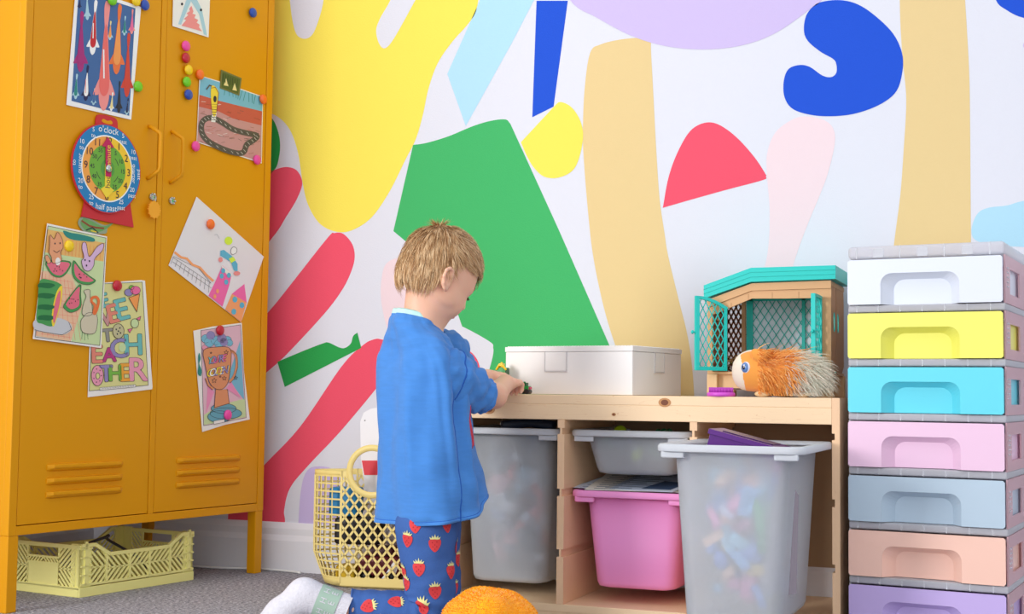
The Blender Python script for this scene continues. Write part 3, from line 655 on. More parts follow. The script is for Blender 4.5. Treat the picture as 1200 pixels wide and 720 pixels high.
# trophy page
s = Sheet(.0012); q = sc_(220, 370, 5.14)
s.slab(q((34, 92), (150, 66), (326, 44), (338, 330), (374, 626), (220, 660), (88, 702)), PAPER)
s.poly(q((80, 90), (318, 56), (352, 616), (96, 664)), col('page_mauve', (232, 190, 204)), 1); s.line(q((80, 90), (318, 56), (352, 616), (96, 664)), .4, INK, 2, True)
s.poly(q((240, 380), (316, 150), (340, 510)), SKY, 2); s.poly(q((110, 590), (120, 420), (160, 460)), col('pink_ray', (240, 150, 190)), 2); s.poly(q((232, 440), (262, 400), (322, 500)), col('pink_ray', (240, 150, 190)), 3)
s.poly(q((98, 600), (190, 540), (346, 500), (350, 612), (98, 660)), CLIP['LG'], 2)
for x, y, r, M in ((108, 140, 26, SKY), (138, 120, 26, l['V']), (130, 160, 30, SKY), (168, 150, 28, SKY), (205, 138, 28, l['V']), (188, 170, 26, SKY), (238, 150, 26, SKY), (218, 160, 24, l['V']), (252, 165, 20, SKY), (104, 195, 18, l['K'])):
    s.poly(q(*ellipse(x, y, r, r, n=14)), M, 3); s.line(q(*ellipse(x, y, r, r, n=14)), .3, INK, 3, True)
CUP = col('trophy_tan', (226, 150, 104))
s.poly(q((168, 445), (240, 445), (252, 530), (158, 560)), CUP, 5); s.line(q((168, 445), (160, 555), (250, 530), (240, 445)), .5, INK, 6)
for P in (ellipse(216, 560, 76, 30), ellipse(230, 590, 96, 34), ellipse(190, 610, 70, 36)): s.poly(q(*P), col('plinth_blue', (104, 172, 190)), 4); s.line(q(*P), .45, INK, 5, True)
cup = smooth_closed([(96, 210), (170, 190), (250, 195), (262, 260), (246, 390), (214, 440), (170, 442), (130, 400), (106, 300)], 5)
s.poly(q(*cup), CUP, 6); s.line(q(*cup), .5, INK, 7, True)
s.line(q(*smooth_open([(252, 230, 0), (262, 214, 0), (292, 240, 0), (294, 310, 0), (276, 370, 0), (256, 392, 0)], 4) and [(p.x, p.y) for p in smooth_open([(254, 240, 0), (264, 214, 0), (290, 240, 0), (294, 310, 0), (276, 370, 0), (252, 398, 0)], 4)]), 2.8, CUP, 6)
s.line(q((262, 208), (296, 236), (302, 312), (282, 378), (256, 406)), .4, INK, 7); s.line(q((110, 380), (124, 420), (152, 440)), 2.4, CUP, 6); s.line(q((104, 380), (122, 424), (150, 450)), .4, INK, 7)
def T_(txt, x, y, sz, Ms, tilt, step):
    for i, ch in enumerate(txt):
        o = q((x+i*step, y+i*step*tilt))[0]; k = 1/5.14; R1 = (sz*.8*k, sz*.8*tilt*k); U1 = (sz*.18*k, -sz*k)
        for dx, dy in ((-3, 0), (3, 0), (0, 3), (0, -3)): s.text(ch, (o[0]+dx*k, o[1]+dy*k), R1, U1, INK, 8)
        for dx, dy in ((-1, 0), (1, 0), (0, 1), (0, -1)): s.text(ch, (o[0]+dx*k, o[1]+dy*k), R1, U1, Ms[i % len(Ms)], 9)
T_("YOU'RE", 132, 292, 62, (l['T'], l['V'], PNK), -.18, 17); T_("GOLDEN!", 130, 368, 66, (YEL, WHT, l['V']), -.2, 18.5)
def star(x, y, r): return [(x+(r if k % 2 == 0 else r*.45)*sin(k*PI/5), y-(r if k % 2 == 0 else r*.45)*cos(k*PI/5)) for k in range(10)]
for x, y, r in ((232, 222, 14), (160, 392, 16), (220, 378, 14), (290, 376, 12), (140, 225, 6), (196, 368, 6)): s.line(q(*star(x, y, r)), .4, INK, 8, True)
s.poly(q((156, 636), (222, 624), (222, 642), (156, 656)), PAPER, 7); s.line(q((156, 636), (222, 624), (222, 642), (156, 656)), .3, INK, 8, True)
s.poly(q(*smooth_closed([(70, 225), (78, 260), (70, 290), (84, 330), (78, 365), (60, 350), (64, 300), (62, 250)], 4)), TEAL_, 3)
s.done('trophy_page', 'coloured-in page of a tan trophy cup and clouds, lowest on the right door', 'drawing')

# ------------------------------------------------------------------ learning clock
ce = lk(122.2, 198.2); re = (lk(122.2, 145.6)[1]-lk(122.2, 250.6)[1])/2
cp = LM @ Vector((ce[0], 0, ce[1]-re-.02))
clock = empty('toy_clock', cp, LA); tag(clock, 'round blue toy teaching clock with a yellow number ring, left door', 'clock')
CBL = col('clock_blue', (22, 128, 190)); CRD = col('clock_red', (206, 40, 52)); CYE = col('clock_yellow', (250, 205, 50)); COR = col('clock_orange', (248, 168, 76)); CGR = col('clock_green', (112, 178, 60)); CMG = col('clock_magenta', (196, 24, 92)); CDK = col('clock_dark', (52, 30, 60))
h0 = re+.02
def disc(r, y, th, M, b, n=64): b.prism([(r*cos(2*PI*k/n), y, h0+r*sin(2*PI*k/n)) for k in range(n)], (0, -th, 0), M)
b = MB()
b.prism([(-.072, -.001, 0.004), (.10, -.001, -.004), (.085, -.001, .06), (-.06, -.001, .06)], (0, -.004, 0), CRD)
b.build('stand', clock); b = MB()
b.prism([(x, -.001, h0+re-.012+z) for x, z in smooth_closed([(-.036, 0), (-.034, .026), (-.02, .034), (.02, .034), (.034, .026), (.036, 0)], 4, (0, 5))], (0, -.004, 0), CRD)
b.prism([(x, -.0052, h0+re-.012+z) for x, z in smooth_closed([(-.018, .018), (-.012, .024), (0, .021), (.012, .024), (.018, .018), (.01, .014), (-.01, .014)], 3)], (0, -.0003, 0), MU)
b.build('hanger', clock)
b = MB(); disc(re, -.006, .004, CRD, b); disc(re-.003, -.0100, .0008, CBL, b)
WHc = col('clock_white', (250, 250, 246)); disc(re*.745, -.0108, .0003, WHc, b); disc(re*.715, -.0111, .0003, CYE, b)
b.face([(re*.715*cos(a), -.01142, h0+re*.715*sin(a)) for a in [PI/2+PI*k/24 for k in range(25)]], COR)
disc(re*.53, -.0115, .0003, CGR, b); disc(re*.2, -.0118, .0002, col('clock_greendark', (90, 160, 70)), b, 32)
def ctext(txt, x, z, sz, M, rot=0, y=-.0122):
    vs, fs = text_tris(txt); c_, s_ = cos(rot), sin(rot); cx = 0; cy = .33
    b.add([(x+sz*((a-cx)*c_-(q_-cy)*s_), y, h0+z+sz*((a-cx)*s_+(q_-cy)*c_)) for a, q_ in vs], fs, M)
for k in range(1, 13):
    a = PI/2-k*PI/6; ctext(str(k), re*.625*cos(a), re*.625*sin(a), .026, CDK)
    ctext(str((k*5) % 60) if k < 12 else '0', re*.44*cos(a), re*.44*sin(a), .0155, CDK)
for k, tx in enumerate(["o'clock", '5 past', '10 past', 'quarter past', '20 past', '25 past', 'half past', '25 to', '20 to', 'quarter to', '10 to', '5 to']):
    a = PI/2-k*PI/6; rr_ = re*.865
    if k in (0, 6): ctext(tx, rr_*cos(a), rr_*sin(a), .023 if k == 0 else .021, WHc, y=-.0112)
    elif k in (3, 9): 
        sgn = 1 if k == 9 else -1
        ctext('quarter', (rr_-.008*1)*cos(a), 0, .0165, WHc, sgn*PI/2, -.0112); ctext(tx.split()[1], (rr_+.010)*cos(a), 0, .0165, WHc, sgn*PI/2, -.0112)
    else:
        p_, t_ = tx.split(); ctext(p_, rr_*cos(a), rr_*sin(a)+.007, .0165, WHc, y=-.0112); ctext(t_, rr_*cos(a), rr_*sin(a)-.008, .0155, WHc, y=-.0112)
for sg in (1, -1):
    for s0 in (.35, 2.2):
        arc = [(re*.33*cos(a), re*.33*sin(a)*1) for a in [s0+sg*0+k*.09 for k in range(7)]]
        for qd in stroke([(x*sg, z*sg) for x, z in arc], .0016): b.face([(x, -.0121, h0+z) for x, z in qd], CDK)
b.build('dial', clock)
b = MB(); hd = [(-.009, -.02), (-.008, re*.48), (-.020, re*.48), (0, re*.70), (.020, re*.48), (.008, re*.48), (.009, -.02)]
tl = .07
rot = lambda P, a: [(x*cos(a)-z*sin(a), x*sin(a)+z*cos(a)) for x, z in P]
b.prism([(x, -.014, h0+z) for x, z in rot(hd, .06)], (0, -.0012, 0), CMG); ctext('minute', -.001, re*.28, .020, YEL, PI/2+.06, -.0154)
b.build('minute_hand', clock)
b = MB(); hd = [(-.009, .01), (-.008, -re*.40), (-.022, -re*.48), (-.002, -re*.66), (.022, -re*.46), (.008, -re*.40), (.009, .01)]
b.prism([(x, -.0124, h0+z) for x, z in hd], (0, -.0012, 0), YEL); ctext('hour', 0, -re*.25, .022, CDK, PI/2, -.0138)
b.lathe([(.010, 0), (.010, .003), (.006, .005), (0, .005)], (0, -.0152, h0), CHR, 16, fr=(Vector((1, 0, 0)), Vector((0, 0, 1)), Vector((0, -1, 0))))
b.build('hour_hand', clock)

# ------------------------------------------------------------------ round magnets, one by one
MC = dict(green=(112, 208, 20), yellow=(252, 212, 10), blue=(24, 74, 176), pink=(244, 72, 166), red=(196, 12, 44), orange=(255, 116, 30))
mags = [(131, 0, 'green', 'round green magnet on the top middle edge of the fish poster'), (159, 1, 'yellow', 'round yellow magnet at the top right corner of the fish poster'), (169.5, 6, 'blue', 'round blue magnet just outside the top right corner of the fish poster'),
        (161.5, 101.5, 'green', 'round green magnet beside the lower right edge of the fish poster'), (80.5, 288.5, 'yellow', 'round yellow magnet holding the watermelon colouring page'), (137, 335, 'red', 'round red magnet holding the bubble letter page'),
        (217.5, 54, 'pink', 'round pink magnet, top of the column of five'), (217.5, 68, 'red', 'round red magnet, second in the column of five'), (220.5, 82, 'yellow', 'round yellow magnet, middle of the column of five'), (218.5, 96, 'green', 'round green magnet, fourth in the column of five'), (220.5, 111, 'blue', 'round blue magnet, lowest of the column of five'),
        (234, 87.5, 'orange', 'round orange magnet at the top left corner of the snake drawing'), (308, 116.5, 'orange', 'round orange magnet at the top right corner of the snake drawing'), (229, 171.5, 'pink', 'round pink magnet at the bottom left corner of the snake drawing'), (301, 187.5, 'pink', 'round pink magnet at the bottom right corner of the snake drawing'),
        (296, 15, 'blue', 'lone round blue magnet near the top of the right door'), (246.5, 263, 'orange', 'round orange magnet holding the pink tower drawing'), (257.5, 387.5, 'red', 'round red magnet at the top of the trophy page'), (266.5, 486.5, 'pink', 'round pink magnet at the bottom of the trophy page')]
for px, py, cn, lab in mags:
    u, z = lk(px, py, .005); b = MB()
    b.lathe([(.0, -.0035), (.0135, -.0035), (.0142, -.001), (.0138, .002), (.011, .0045), (.006, .006), (0, .0064)], (0, 0, 0), mat('magnet_'+cn, MC[cn], .28, coat=.3), 24, fr=(Vector((1, 0, 0)), Vector((0, 0, 1)), Vector((0, -1, 0))))
    o = b.build('magnet', loc=LM @ Vector((u, -.0072, z)), rz=LA); tag(o, lab, 'magnet', 'round magnets on the locker')
# insect-like green magnet
s = Sheet(.0016); q = sc_(0, 220, 2.77)
GM = col('gecko_green', (110, 168, 96)); s.slab(q(*smooth_closed([(254, 112), (268, 94), (300, 104), (340, 122), (372, 112), (350, 130), (345, 148), (318, 150), (280, 146), (262, 132)], 4)), col('gecko_grey', (150, 168, 140)), .0014)
s.poly(q(*smooth_closed([(262, 116), (272, 100), (300, 110), (335, 126), (366, 116), (345, 134), (318, 144), (280, 140)], 4)), GM, 1)
s.line(q((266, 108), (290, 124), (312, 130), (336, 132)), 2.0, BRN, 2); s.line(q((280, 138), (300, 130), (318, 146)), 1.2, BLK, 3); s.line(q((296, 140), (312, 144)), 1.2, YEL, 3)
s.done('animal_magnet', 'small green animal shaped magnet between the clock and the watermelon page', 'magnet')
# flower key tag
kx, kz = lk(179.5, 246, .01); b = MB(); nP = 12
kt = empty('key_tag', LM @ Vector((kx, -.012, kz)), LA); tag(kt, 'orange flower shaped key tag hanging from the left door lock', 'key tag')
b.prism([((.021+.0022*cos(k*PI/2*2))*cos(2*PI*k/48)*(1+.06*cos(12*2*PI*k/48)), 0, (.0225)*sin(2*PI*k/48)*(1+.06*cos(12*2*PI*k/48))) for k in range(48)], (0, -.003, 0), col('tag_orange', (250, 172, 40)))
b.build('tag', kt)
b = MB(); b.tube([(.006*cos(a), -.001, .030+.010*sin(a)) for a in [2*PI*k/16 for k in range(16)]], .0012, CHR, 6, closed=True)
b.ell((0.0, -.002, .040), (.005, .003, .004), CHR, nu=8, nv=6); b.build('ring', kt)
# ------------------------------------------------------------------ pine storage frame
PINE = wood('pine', (247, 216, 176), (216, 162, 112), (1.0, 9, 26))
PINEV = wood('pine_upright', (242, 202, 162), (210, 154, 112), (26, 9, 1.0))
KNOT = mat('pine_knot', (120, 66, 36), .6); KNOT2 = mat('pine_knot_ring', (196, 140, 88), .6)
sx = [-1.4015, -1.0805, -.7600, -.4395]; SY = -.42
shelf = empty('storage_frame', (-.9205, -.21, 0)); tag(shelf, 'low pine storage frame with three bays holding plastic tubs', 'storage frame')
b = MB()
b.box(-1.3928, -.4482, SY, -.016, .497, .5195, PINE); b.box(-1.3928, -.4482, SY, SY+.020, .4605, .4972, PINE); b.box(-1.3928, -.4482, -.036, -.016, .4605, .4968, PINE)
for cx, cz, r in ((at_y(779, 472, SY).x, at_y(779, 472, SY).z, .011), (at_y(573, 480, SY).x, at_y(573, 480, SY).z, .012), (-.95, .475, .004)):
    b.face([(cx+1.35*r*cos(a), SY-.0010, cz+r*.95*sin(a)) for a in [2*PI*k/20 for k in range(20)]], KNOT2)
    b.face([(cx+.8*r*cos(a), SY-.0013, cz+r*.6*sin(a)) for a in [2*PI*k/20 for k in range(20)]], KNOT)
b.build('top', shelf, world=True, bevel=.0015)
for i, x in enumerate(sx):
    b = MB(); hw = .0085; z1 = .5195 if i in (0, 3) else .4603
    gr = [(.4265, .441), (.280, .297), (.137, .155)]
    outer = (i == 0 and 1) or (i == 3 and -1) or 0
    # full depth board built as slabs between the runner grooves, thinner at each groove
    zs = .027 if i in (1, 2) else 0; 
    zz = [zs]
    for g0, g1 in sorted(gr): zz += [g0, g1]
    zz.append(z1)
    y0 = SY
    for k in range(len(zz)-1):
        if k % 2 == 0: b.box(x-hw, x+hw, y0, -.016, zz[k], zz[k+1], PINEV)
        else:
            l_ = hw if outer == 1 else .0025; r_ = hw if outer == -1 else .0025
            b.box(x-l_, x+r_, y0, -.016, zz[k], zz[k+1], PINEV)
    if outer == -1 and False: pass
    b.build('upright', shelf, world=True)
b = MB(); b.box(-1.3928, -.4482, SY, -.016, .009, .0268, PINE); b.box(-1.3928, -.4482, SY+.002, SY+.022, 0, .0088, PINE); b.build('bottom_board', shelf, world=True, bevel=.001)
b = MB(); b.box(-1.3928, -.4482, -.0158, -.012, .03, .46, mat('back_board', (170, 140, 108), .7)); b.build('back_panel', shelf, world=True)

# ------------------------------------------------------------------ tubs
def frosted(name, c, tr=.75, rough=.42, alpha=.9):
    return mat(name, c, rough, trans=tr, alpha=alpha, spec=.4, ior=1.12)
FR = frosted('frosted_plastic', (246, 250, 255), .72, .36, 1.0); PKP = mat('pink_plastic', (255, 160, 222), .38, spec=.4)
def rrect(hx, hy, r, n=6):
    P = []
    for cx, cy, a0 in ((hx-r, hy-r, 0), (-hx+r, hy-r, PI/2), (-hx+r, -hy+r, PI), (hx-r, -hy+r, 1.5*PI)):
        for k in range(n+1): P.append((cx+r*cos(a0+PI/2*k/n), cy+r*sin(a0+PI/2*k/n)))
    return P
def tub(name, cx, yf, zr, hgt, M, label, dep=.405, tilt=0, group=None):
    """tub whose rim front is at y=yf, rim top z=zr"""
    cy = yf+dep/2; t = empty(name, (cx, cy, zr-hgt)); tag(t, label, 'storage tub', group)
    def ring(hx, hy, z, r=.035): return [(x, y, z) for x, y in rrect(hx, hy, r)]
    tp, bt = .1185, .098; n = 28
    rings = [ring(bt-.02, dep/2-.055, .0, .02), ring(bt-.004, dep/2-.040, .004, .028), ring(bt, dep/2-.036, .014, .03), ring(tp, dep/2-.018, hgt-.012, .035),
             ring(tp-.002, dep/2-.020, hgt-.012, .033), ring(bt-.003, dep/2-.039, .015, .028), ring(bt-.02, dep/2-.055, .004, .02)]
    vs = [p for r in rings for p in r]; fs = []
    for i in range(len(rings)-1):
        for k in range(n): fs.append((i*n+k, i*n+(k+1) % n, (i+1)*n+(k+1) % n, (i+1)*n+k))
    fs += [tuple(range(n))[::-1], tuple((len(rings)-1)*n+k for k in range(n))]
    MB().add(vs, fs, M, True).build('tub_body', t)
    hx, hy = .1505, dep/2
    prof = [(hx-.032, hy-.018, hgt-.010), (hx-.004, hy-.003, hgt-.010), (hx-.002, hy-.001, hgt-.016), (hx, hy, hgt-.014), (hx, hy, hgt-.004), (hx-.003, hy-.003, hgt), (hx-.010, hy-.006, hgt), (hx-.034, hy-.020, hgt-.006)]
    vs = [p for a, c_, z in prof for p in ring(a, c_, z, .03)]; L = len(prof)
    fs = [(i*n+k, i*n+(k+1) % n, ((i+1) % L)*n+(k+1) % n, ((i+1) % L)*n+k) for i in range(L) for k in range(n)]
    RM = MATS['frosted_rim'] if M is FR else M
    MB().add(vs, fs, RM, True).build('tub_rim', t)
    for s_ in (-1, 1):
        b = MB(); b.rbox(s_*.115-.024, s_*.115+.024, -hy+.004, -hy+.016, hgt-.028, hgt-.0142, RM, .003)
        b.build('grip', t)
    return t
mat('frosted_rim', (232, 236, 242), .4, trans=.35, alpha=.97, ior=1.15)
tub('plastic_tub', -1.241, -.392, .437, .378, FR, 'tall frosted tub of toys in the left bay beside the child', group=None)
tub('plastic_tub', -.9203, -.392, .437, .106, FR, 'shallow frosted tray in the top of the middle bay')
tub('plastic_tub', -.9203, -.385, .293, .232, PKP, 'bright pink tub with papers laid across its top')
tub('plastic_tub', -.5998, -.785, .4225, .360, FR, 'tall frosted tub pulled forward out of the right bay')
# what the tubs hold : blurred loose toys nobody could count through the plastic
def toys(name, cx, cy, z0, hx, hy, h, n, cols, label, seed, szs=(.018, .04)):
    r = random.Random(seed); b = MB()
    for i in range(n):
        x, y, z = cx+r.uniform(-hx, hx), cy+r.uniform(-hy, hy), z0+.02+r.random()*h; s_ = r.uniform(*szs); M = mat('toy_%s' % '_'.join(map(str, cols[i % len(cols)])), cols[i % len(cols)], .5)
        ax = Vector((r.uniform(-1, 1), r.uniform(-1, 1), r.uniform(-1, 1))).normalized(); fr = frame(ax, Vector((.3, .2, .9)))
        if i % 3 == 0: b.ell((x, y, z), (s_, s_*.8, s_*.7), M, fr=fr, nu=12, nv=8)
        elif i % 3 == 1: b.bar(Vector((x, y, z))-ax*s_, Vector((x, y, z))+ax*s_, s_*1.1, s_*.8, fr[2], M)
        else: b.tube([Vector((x, y, z))-ax*s_*1.2, Vector((x, y, z)), Vector((x, y, z))+ax*s_*1.2+fr[1]*s_*.4], s_*.45, M, 8)
    o = b.build(name); tag(o, label, 'toys', None, 'stuff'); return o
CT = [(90, 130, 190), (200, 210, 225), (120, 140, 160), (230, 170, 180), (60, 80, 120), (220, 225, 235), (150, 190, 210), (235, 120, 120), (90, 100, 110), (190, 160, 150)]
toys('loose_toys', -1.241, -.228, .078, .060, .10, .26, 95, CT, 'jumble of small toys blurred behind the left tub wall', 5)
CT2 = [(120, 180, 235), (235, 170, 160), (140, 200, 230), (240, 190, 160), (110, 150, 220), (150, 210, 190), (236, 140, 190), (200, 210, 240), (240, 200, 120), (90, 130, 210)]
toys('loose_toys', -.600, -.612, .092, .052, .118, .21, 110, CT2, 'jumble of pastel toys blurred behind the forward tub wall', 8, (.016, .034))
toys('loose_toys', -.9203, -.22, .352, .07, .13, .045, 40, [(40, 60, 60), (190, 220, 40), (60, 140, 90), (40, 50, 70), (150, 160, 180)], 'small dark and lime toys filling the shallow tray', 9, (.012, .022))
# dark green packet standing in the forward tub, dark bag behind the wall
b = MB(); cc = Vector((-.53, -.71, .12))
b.prism([cc+Vector(v) for v in ((-.02, 0, 0), (.045, .05, .0), (.05, .05, .20), (.03, .03, .24), (.0, .01, .14))], (-.010, .012, 0), mat('bag_grey', (150, 140, 150), .5))
tag(b.build('toy_bag'), 'grey brown patterned bag leaning inside the forward tub', 'bag')
b = MB(); b.tube([(-.545, -.715, .20), (-.548, -.72, .27), (-.56, -.72, .305)], [.008, .010, .007], mat('toy_green', (60, 170, 110), .5), 10)
tag(b.build('toy_stick'), 'small green stick toy pressed to the forward tub wall', 'toy')
# purple box lid poking out
PUR = mat('purple_plastic', (88, 30, 124), .3)
b = MB(); p0 = at_y(833, 504, -.64); X = Vector((.955, .03, -.245)).normalized(); Y = Vector((.02, .995, -.01)).normalized(); Z = X.cross(Y)
def loc_(o, x, y, z): return o+X*x+Y*y+Z*z
def obox(b, o, x0, x1, y0, y1, z0, z1, M):
    vs = [loc_(o, x, y, z) for z in (z0, z1) for y in (y0, y1) for x in (x0, x1)]
    b.add(vs, [(0, 2, 3, 1), (4, 5, 7, 6), (0, 1, 5, 4), (1, 3, 7, 5), (3, 2, 6, 7), (2, 0, 4, 6)], M)
obox(b, p0, 0, .15, 0, .12, -.055, 0, PUR); obox(b, p0, -.004, .154, -.004, .124, -.009, .002, PUR); obox(b, p0, .02, .13, .02, .10, .002, .004, mat('purple_plastic_deep', (62, 18, 92), .3))
tag(b.build('toy_case', bevel=.0015), 'dark purple plastic case tilted in the top of the forward tub', 'case')
# lime ball in the tray
b = MB(); b.ell(at_y(727, 505, -.26)+Vector((0, 0, -.004)), (.017, .017, .017), mat('lime', (176, 214, 30), .4), nu=20, nv=12); tag(b.build('toy_ball'), 'lime green ball showing above the shallow tray rim', 'ball')
b = MB(); c_ = at_y(778, 507, -.25); 
for dx, dz, r in ((0, 0, .010), (.014, .001, .009), (-.014, -.001, .009), (.004, -.008, .010)): b.ell(c_+Vector((dx, 0, dz)), (r, r, r), mat('toy_darkgreen', (36, 120, 70), .5), nu=12, nv=8)
tag(b.build('toy_animal'), 'small dark green toy lying in the right of the shallow tray', 'toy')
# dark toys at the top of the left tub
b = MB(); b.tube([(-1.30, -.25, .440), (-1.24, -.20, .447), (-1.17, -.22, .441)], .012, mat('toy_navy', (40, 50, 70), .5), 10); tag(b.build('toy_tube'), 'dark blue tube lying on the toys in the left tub', 'toy')
# papers on the pink tub
PB = mat('paper_blue', (214, 226, 244), .6); PD = mat('paper_ink', (60, 84, 120), .6)
for k, (dx, dy, rz, lab) in enumerate(((0, 0, .10, 'printed worksheet lying lowest on the pink tub'), (-.01, .006, -.12, 'pale blue worksheet lying on top of the other on the pink tub'))):
    b = MB(); z = .2945+k*.0016; c_, s_ = cos(rz), sin(rz); q_ = lambda x, y, zz: (-.92+dx+x*c_-y*s_, -.215+dy+x*s_+y*c_, zz+max(0, y+.155)*.09)
    b.add([q_(x, y, zz) for zz in (z, z+.0009) for x, y in ((-.13, -.155), (.13, -.155), (.13, .14), (-.13, .14))], [(3, 2, 1, 0), (4, 5, 6, 7), (0, 1, 5, 4), (1, 2, 6, 5), (2, 3, 7, 6), (3, 0, 4, 7)], PB if k else PAPER)
    for j in range(9): b.face([q_(x, y, z+.0012) for x, y in ((-.11, -.14+j*.03), (.02+.02*(j % 3), -.14+j*.03), (.02+.02*(j % 3), -.134+j*.03), (-.11, -.134+j*.03))], PD)
    b.face([q_(x, y, z+.0012) for x, y in ((.04, -.13), (.115, -.13), (.115, -.02), (.05, .0))], PD)
    tag(b.build('worksheet'), lab, 'paper', 'worksheets on the pink tub')

# ------------------------------------------------------------------ drawer tower
tx0, tx1, ty0, ty1 = -.4125, -.0815, -.42, -.04
tower = empty('drawer_tower', ((tx0+tx1)/2, (ty0+ty1)/2, 0)); tag(tower, 'tall clear plastic tower of seven pastel drawers at the right', 'drawer tower')
CLR = mat('clear_plastic', (236, 236, 244), .28, trans=.35, alpha=.82, ior=1.15, spec=.5)
CLS = mat('clear_side_pink_reflection', (238, 200, 208), .3, trans=.35, alpha=.88, ior=1.15, spec=.5)  # pink of reflections and contents put into the clear side's colour
RIB = mat('clear_rib', (238, 240, 246), .25, trans=.3, alpha=.8, ior=1.15)
ztop = [.8235-.1178*k for k in range(7)]
dcol = [('white', (228, 234, 246)), ('yellow', (246, 243, 112)), ('aqua', (104, 222, 240)), ('pink', (242, 204, 230)), ('grey_blue', (188, 208, 224)), ('peach', (252, 206, 188)), ('lilac', (202, 180, 236))]
b = MB()
for k in range(8):
    z1 = .8535 if k == 0 else ztop[k-1]-.1002
    z0 = .8235+.0015 if k == 0 else (ztop[k]+.0015 if k < 7 else 0)
    b.rbox(tx0, tx1, ty0, ty1, z0, z1, CLR, .004 if k else .008)
    n = 7
    for j in range(n):
        x = tx0+.02+(tx1-tx0-.05)*j/(n-1)
        if k in (0,) and j % 2: b.box(x-.010, x+.012, ty0-.0006, ty0, z0+.003, z1-.006, RIB)
        else: b.box(x-.0012, x+.0012, ty0-.0006, ty0, z0+.001, z1-.001, RIB)
b.build('frame', tower, world=True)
for k in range(7):
    z1 = ztop[k]+.0015; z0 = ztop[k]-.1005
    # right wall of the unit with its slots and window
    b = MB(); x = tx1-.0035
    def strip(y0, y1, a, c2): b.box(x, tx1, y0, y1, a, c2, CLS)
    wy0, wy1, wz0, wz1 = ty0+.065, ty0+.20, z0+.022, z1-.026
    strip(ty0+.004, wy0, z0, z1); strip(wy1, ty1, z0, z1); strip(wy0, wy1, z0, wz0); strip(wy0, wy1, wz1, z1)
    for j in range(5): b.box(tx1, tx1+.0012, ty0+.022, ty0+.044, wz0+.012+j*.010, wz0+.015+j*.010, RIB)
    b.box(tx0, tx0+.0035, ty0+.004, ty1, z0, z1, CLR)
    b.box(tx0, tx1, ty1-.003, ty1, z0, z1, CLR)
    b.build('side_wall', tower, world=True)
    nm, c3 = dcol[k]; M = mat('drawer_'+nm, c3, .32, spec=.4, coat=.15)
    b = MB(); fx0, fx1, fz0, fz1 = tx0+.001, tx1-.0045, z0+.0015, ztop[k]-.0005
    xa, xb = tx0+.073, tx0+.073+.166; zt = fz1-.031; rr_ = .024; yF = ty0-.006; dp = .030
    arch = [(xa, fz0)]+[(xa+rr_-rr_*cos(a), zt-rr_+rr_*sin(a)) for a in [PI/2*i/6 for i in range(7)]]+[(xb-rr_+rr_*sin(a), zt-rr_+rr_*cos(a)) for a in [PI/2*i/6 for i in range(7)]]+[(xb, fz0)]
    c4 = .004; outl = [(fx0, fz0+c4), (fx0, fz1-c4), (fx0+c4, fz1), (fx1-c4, fz1), (fx1, fz1-c4), (fx1, fz0+c4), (fx1-c4, fz0)]
    poly = outl+[(p[0], p[1]) for p in arch[::-1]]+[(fx0+c4, fz0)]
    b.prism([(px_, yF, pz) for px_, pz in poly], (0, .004, 0), M)
    n = len(arch)                                       # sloping wall of the finger recess
    vs = [(px_, yF+.002, pz) for px_, pz in arch]+[(px_+(.022 if px_ < (xa+xb)/2 else -.022)*min(1, 1), yF+dp, pz-(.012 if pz > fz0+.01 else 0)) for px_, pz in arch]
    b.add(vs, [(i, i+1, n+i+1, n+i) for i in range(n-1)], M, False)
    b.face([v for v in vs[n:]], M)
    b.box(fx0+.004, fx1-.004, yF+dp+.001, ty1-.01, fz0+.004, fz1-.02, M)
    b.build('drawer', tower, world=True, fix=False)
_w = 1; _a = R_(-7); tower.rotation_euler = (0, 0, _a)
_l = Vector((-(tx1-tx0)/2*_w, -(ty1-ty0)/2, 0)); _l.rotate(Matrix.Rotation(_a, 3, 'Z')); tower.location = Vector((tx0, ty0, 0))-_l
# ------------------------------------------------------------------ pale yellow crate under the locker
CRY = mat('crate_yellow', (252, 246, 158), .45, spec=.35)
c0 = Vector((-2.2581, -.6778, 0)); c1 = Vector((-2.1975, -.2842, 0)); ex = (c1-c0).normalized(); CWd = (c1-c0).length; ey = Vector((-ex.y, ex.x, 0)); CD = .265; CH = .132
ca = math.atan2(ex.y, ex.x)
crate = empty('folding_crate', c0+ex*CWd/2+ey*CD/2, ca); tag(crate, 'pale yellow slotted folding crate on the carpet under the locker', 'crate')
def bars2(b, mapf, u0, u1, z0, z1, dr, M, pitch=.0165, w=.0055, top=None):
    """diagonal slats in a rectangle; dr = +1 / -1 slope"""
    L = (z1-z0); k = u0-L
    while k < u1:
        P = []
        a, c2 = (k, z0), (k+L, z1)
        t0 = max(0, (u0-k)/L); t1 = min(1, (u1-k)/L)
        if t1-t0 > .05:
            p = [(k+L*t0, z0+L*t0), (k+L*t1, z0+L*t1)]
            if dr < 0: p = [(u0+u1-x, z) for x, z in p]
            b.bar(mapf(*p[0]), mapf(*p[1]), w, .003, mapf.n, M)
        k += pitch
class MapF:
    def __init__(s, o, x, n): s.o = Vector(o); s.x = Vector(x); s.n = Vector(n)
    def __call__(s, u, z): return s.o+s.x*u+Vector((0, 0, z))
hx, hy = CWd/2, CD/2
